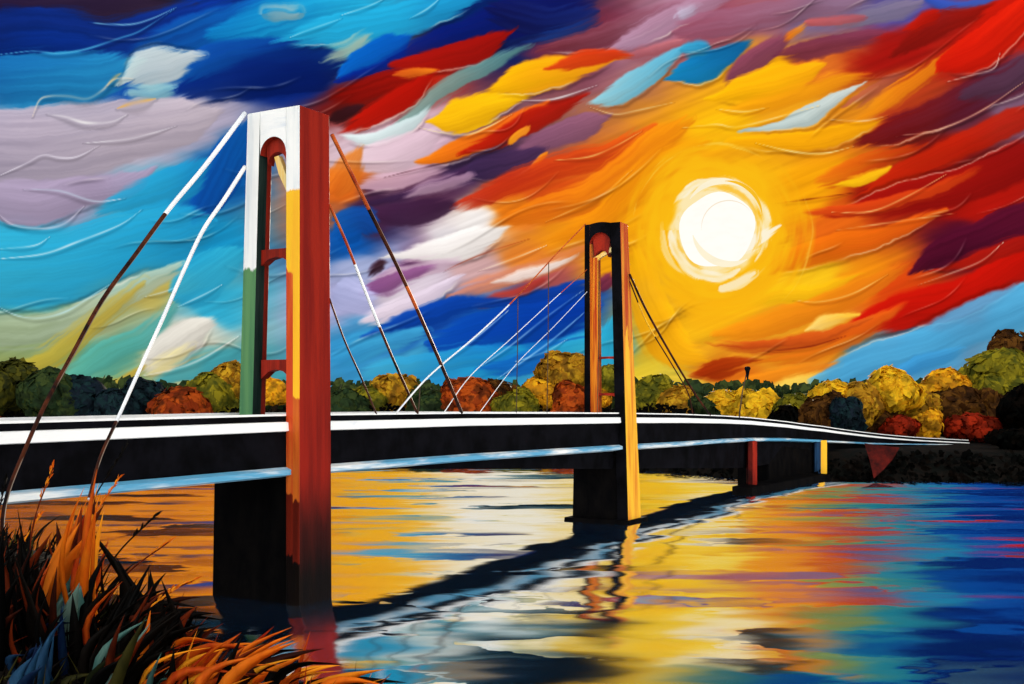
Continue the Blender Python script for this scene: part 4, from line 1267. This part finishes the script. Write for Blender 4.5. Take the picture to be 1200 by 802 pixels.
def undergrowth():
    rng = np.random.default_rng(5)
    P = []
    n = 26000
    x = rng.uniform(-110, 95, n)
    dep = rng.uniform(0.5, 26, n) ** 1.0
    y = shore_far(x) + 1.5 + dep
    z0 = ground_z(x, y)
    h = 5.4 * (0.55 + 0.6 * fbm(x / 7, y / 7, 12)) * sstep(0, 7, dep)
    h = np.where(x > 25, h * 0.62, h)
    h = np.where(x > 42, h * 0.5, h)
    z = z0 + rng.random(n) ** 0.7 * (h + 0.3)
    # keep the deck and the land under it clear
    keep = np.ones(n, bool)
    for st in stations:
        if st[0][1] > 120:
            keep &= ~((np.hypot(x - (st[0][0] - 2), y - st[0][1]) < 4.5) & (z > st[2] - 3.5))
    keep &= ~((x > 33) & (x < 66) & (y < 162) & (z > 3.0 + 0.7 * fbm(x / 1.5, y / 3, 4)))
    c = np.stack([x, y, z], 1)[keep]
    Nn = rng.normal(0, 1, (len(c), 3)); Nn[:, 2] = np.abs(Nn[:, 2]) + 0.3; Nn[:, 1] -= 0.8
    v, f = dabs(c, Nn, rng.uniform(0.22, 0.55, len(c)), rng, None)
    o = mesh_np('undergrowth', v, f, FOL['black'])  # near-black leaf colour stands in for shade beneath the trees
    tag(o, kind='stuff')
    # far-off wood that closes the view between the crowns
    n = 9000
    x = rng.uniform(-330, 330, n); y = rng.uniform(262, 330, n)
    top = 12.0 + 4.0 * fbm(x / 14, y / 40, 8)
    z = 2 + rng.random(n) ** 0.6 * (top - 2)
    c = np.stack([x, y, z], 1)
    Nn = rng.normal(0, 1, (n, 3)); Nn[:, 1] -= 1
    v, f = dabs(c, Nn, rng.uniform(1.0, 2.2, n), rng, None)
    o = mesh_np('distant_woods', v, f, FOL['green'])
    tag(o, kind='stuff')
undergrowth()

# ------------------------------------------------------------------ grasses and reeds on the near bank
def blade_mat(name, c1, c2):
    m, nt, bs = new_mat(name)
    g = node(nt, 'ShaderNodeNewGeometry')
    st = pos_noise(nt, (14, 14, 2.5), 3.0)
    f = math_n(nt, 'ADD', math_n(nt, 'MULTIPLY', g.outputs['Random Per Island'], 0.6), math_n(nt, 'MULTIPLY', st, 0.5))
    a = mixc(nt, remap(nt, f, 0.25, 0.8), c1, c2)
    nt.links.new(a, bs.inputs['Base Color'])
    bs.inputs['Roughness'].default_value = 0.5
    bs.inputs['Specular IOR Level'].default_value = 0.06
    tr = node(nt, 'ShaderNodeBsdfTranslucent'); nt.links.new(a, tr.inputs[0])
    mx = node(nt, 'ShaderNodeMixShader'); mx.inputs[0].default_value = 0.4
    nt.links.new(bs.outputs[0], mx.inputs[1]); nt.links.new(tr.outputs[0], mx.inputs[2])
    nt.links.new(mx.outputs[0], nt.nodes['Material Output'].inputs[0])
    return m
BL = {
    'flame': blade_mat('flame_blades', (0.42, 0.030, 0.005), (0.85, 0.22, 0.012)),
    'gold': blade_mat('golden_blades', (0.70, 0.14, 0.006), (0.95, 0.42, 0.02)),
    'rust': blade_mat('rust_blades', (0.03, 0.006, 0.003), (0.20, 0.025, 0.005)),
    'teal': blade_mat('teal_blades', (0.05, 0.16, 0.15), (0.24, 0.36, 0.30)),
    'blue': blade_mat('blue_blades', (0.004, 0.012, 0.05), (0.03, 0.12, 0.24)),
    'dark': blade_mat('dark_blades', (0.0015, 0.0015, 0.0015), (0.006, 0.004, 0.003)),
    'olive': blade_mat('olive_blades', (0.012, 0.016, 0.006), (0.07, 0.06, 0.012)),
}
def blade(mb, root, tip, w, bend, side, mat=0):
    """a creased, tapering, arching leaf from root to tip"""
    root, tip = Vector(root), Vector(tip)
    ax = tip - root
    s = ax.cross(Vector((0, 1, 0))).normalized() if abs(ax.normalized().y) < 0.95 else Vector((1, 0, 0))
    dep = Vector((0, 1, 0))
    u = (s * math.cos(side) + dep * math.sin(side)).normalized()
    nrm = u.cross(ax.normalized()).normalized()
    rings = []
    K = 8
    for k in range(K + 1):
        t = k / K
        p = root + ax * t + s * (bend * math.sin(math.pi * t)) 
        ww = w * (0.45 + 0.9 * math.sin(math.pi * min(1, t * 0.9 + 0.08)) ** 0.8) * (1 - t ** 4) + 0.0008
        rings.append([p - u * ww, p + nrm * ww * 0.35, p + u * ww, p - nrm * ww * 0.1])
    mb.loft(rings, mat)

def ground_pt(px, d):
    x = (px - 600) / F * d
    return Vector((x, d, float(ground_z(np.array([x]), np.array([d]))[0]) - 0.05))

def tuft(px, d, n, tips, spread, w, kinds, label, seed, cat='grass tuft', bend=0.08, name='grass_tuft'):
    """tips: list of (px, py) the blades reach for; spread: px scatter of root and tip"""
    rng = random.Random(seed)
    mb = MB()
    for k in range(n):
        dd = d + rng.uniform(-0.35, 0.35)
        r = ground_pt(px + rng.uniform(-spread, spread), dd)
        i = rng.random() * (len(tips) - 1); j = int(i); f = i - j
        tx = tips[j][0] * (1 - f) + tips[min(j + 1, len(tips) - 1)][0] * f
        ty = tips[j][1] * (1 - f) + tips[min(j + 1, len(tips) - 1)][1] * f
        sh = rng.random() ** 1.5 * 0.55
        t = at(tx + rng.gauss(0, spread * 0.35), ty + rng.gauss(0, 10), dd + rng.uniform(-0.3, 0.2))
        t = t * (1 - sh) + r * sh
        blade(mb, r, t, w * rng.uniform(0.5, 1.25), bend * rng.uniform(-0.2, 1.6), rng.uniform(-0.7, 0.7), rng.choice(range(len(kinds))))
    o = mb.build(name, [BL[k] for k in kinds], smooth=True)
    tag(o, label, cat, 'grass tufts on the near bank')
    return o

tuft(78, 7.6, 42, [(84, 640), (96, 590), (112, 572), (120, 610)], 34, 0.042, ['flame', 'flame', 'rust'], 'tall flame orange grass tuft rising in front of the deck', 1, bend=0.05)
tuft(104, 7.3, 16, [(110, 575), (116, 600), (108, 560)], 16, 0.020, ['gold', 'flame'], 'narrow golden tuft against the flame orange tuft', 2, bend=0.10)
tuft(72, 7.0, 9, [(96, 645), (104, 655), (86, 690)], 16, 0.034, ['teal'], 'pale teal leaves at the foot of the flame orange tuft', 3)
tuft(44, 6.2, 12, [(52, 742), (40, 760), (66, 735)], 20, 0.030, ['blue'], 'broad blue leaves low in the left corner', 4)
tuft(74, 6.6, 10, [(72, 690), (90, 700), (60, 705)], 16, 0.026, ['blue', 'dark'], 'dark blue leaves below the teal ones', 5)
tuft(20, 6.8, 90, [(-10, 640), (10, 610), (30, 650), (60, 640)], 50, 0.026, ['dark', 'dark', 'rust'], 'blackish tuft along the left frame edge', 6)
tuft(118, 6.4, 22, [(150, 640), (176, 650), (190, 690), (150, 700)], 30, 0.022, ['rust', 'dark', 'dark', 'flame'], 'rust brown tuft leaning right over the water', 7, bend=0.12)
tuft(110, 6.0, 12, [(150, 735), (186, 728), (170, 760)], 18, 0.030, ['teal', 'olive'], 'grey teal leaves arching right beside the rust tuft', 8, bend=0.16)
tuft(150, 6.2, 70, [(160, 740), (200, 700), (214, 720), (130, 720)], 60, 0.030, ['dark', 'dark', 'dark', 'rust'], 'thin dark tuft between the rust tuft and the golden one', 9, bend=0.10)
tuft(224, 6.0, 46, [(262, 765), (306, 750), (350, 744), (396, 742)], 40, 0.028, ['gold', 'flame', 'flame', 'rust', 'dark'], 'golden orange tuft arching right at the bottom edge', 10, bend=0.16)
tuft(196, 6.2, 20, [(220, 756), (250, 748), (300, 740)], 30, 0.020, ['gold', 'flame', 'rust'], 'thin orange tuft just left of the golden arching one', 11, bend=0.14)
tuft(180, 6.0, 22, [(170, 770), (200, 775), (240, 780)], 50, 0.015, ['olive', 'teal', 'dark'], 'short olive and teal tuft at the bottom edge', 12)

tuft(180, 7.0, 80, [(120, 640), (170, 668), (215, 690), (250, 716), (262, 735)], 55, 0.030, ['dark', 'dark', 'dark', 'dark', 'rust'], 'broad blackish tuft in front of the black pier foot', 13, bend=0.10)

tuft(335, 6.3, 46, [(350, 740), (390, 752), (424, 772), (452, 800)], 46, 0.024, ['flame', 'rust', 'dark', 'gold', 'dark'], 'orange and black tuft reaching farthest right at the bottom edge', 14, bend=0.14)

REEDS = [
    (60, 7.8, (150, 520), 'dark', 'tall dark reed crossing the deck, its tip farthest up'),
    (92, 7.4, (183, 604), 'dark', 'black reed curling over at its tip above the golden water'),
    (100, 7.2, (201, 633), 'rust', 'rust reed with pale seeds, just below the black curling reed'),
    (116, 7.0, (228, 680), 'rust', 'long low rust reed reaching farthest right'),
    (30, 7.4, (62, 548), 'rust', 'thin rust reed left of the flame orange tuft'),
    (12, 7.6, (47, 604), 'gold', 'short golden reed near the left edge'),
    (2, 7.8, (8, 560), 'dark', 'upright black reed at the left frame edge'),
    (142, 6.8, (206, 690), 'gold', 'slim golden reed beside the pier'),
    (66, 7.6, (140, 560), 'flame', 'orange reed right of the flame orange tuft'),
]
for i, (px, d, tip, kd, lb) in enumerate(REEDS):
    r = ground_pt(px, d)
    t = at(tip[0], tip[1], d)
    root = empty('reed', r)
    tag(root, lb, 'reed', 'reeds on the near bank')
    m_ = r * 0.45 + t * 0.55 + Vector((-0.06, 0, 0.05))
    P = catmull(np.array([tuple(r), tuple(m_), tuple(t)]), 8)
    mb = MB(); mb.tube([tuple(p) for p in P], [0.009 * (1 - 0.55 * k / (len(P) - 1)) for k in range(len(P))], 0, 5)
    mb.build('stem', BL[kd], root, True)
    mb = MB()
    dv = Vector(P[-1] - P[-5])
    rng = random.Random(i)
    for k in range(14):
        f = k / 13
        p = Vector(P[-5]) + dv * f
        q = p + dv.normalized() * 0.035 + Vector((rng.uniform(-0.02, 0.02), rng.uniform(-0.02, 0.02), rng.uniform(-0.01, 0.02)))
        blade(mb, p, q, 0.0045, 0.003, rng.uniform(-1, 1))
    mb.build('seed_head', BL['gold' if kd in ('rust', 'gold', 'flame') else 'dark'], root)

def short_grass():
    rng = random.Random(3)
    mb = MB()
    for k in range(2600):
        d = rng.uniform(4.8, 11.5)
        px = rng.uniform(-60, 480)
        x = (px - 600) / F * d
        if x > xs_near(d) - 0.15: continue
        r = ground_pt(px, d)
        h = rng.uniform(0.08, 0.34)
        blade(mb, r, r + Vector((rng.gauss(0.08, 0.1), rng.gauss(0, 0.08), h)), rng.uniform(0.004, 0.010), rng.uniform(-0.02, 0.05), rng.uniform(-0.8, 0.8), rng.choice((0, 0, 0, 0, 1, 2)))
    o = mb.build('grass', [BL['dark'], BL['rust'], BL['olive']], smooth=True)
    tag(o, kind='stuff')
short_grass()
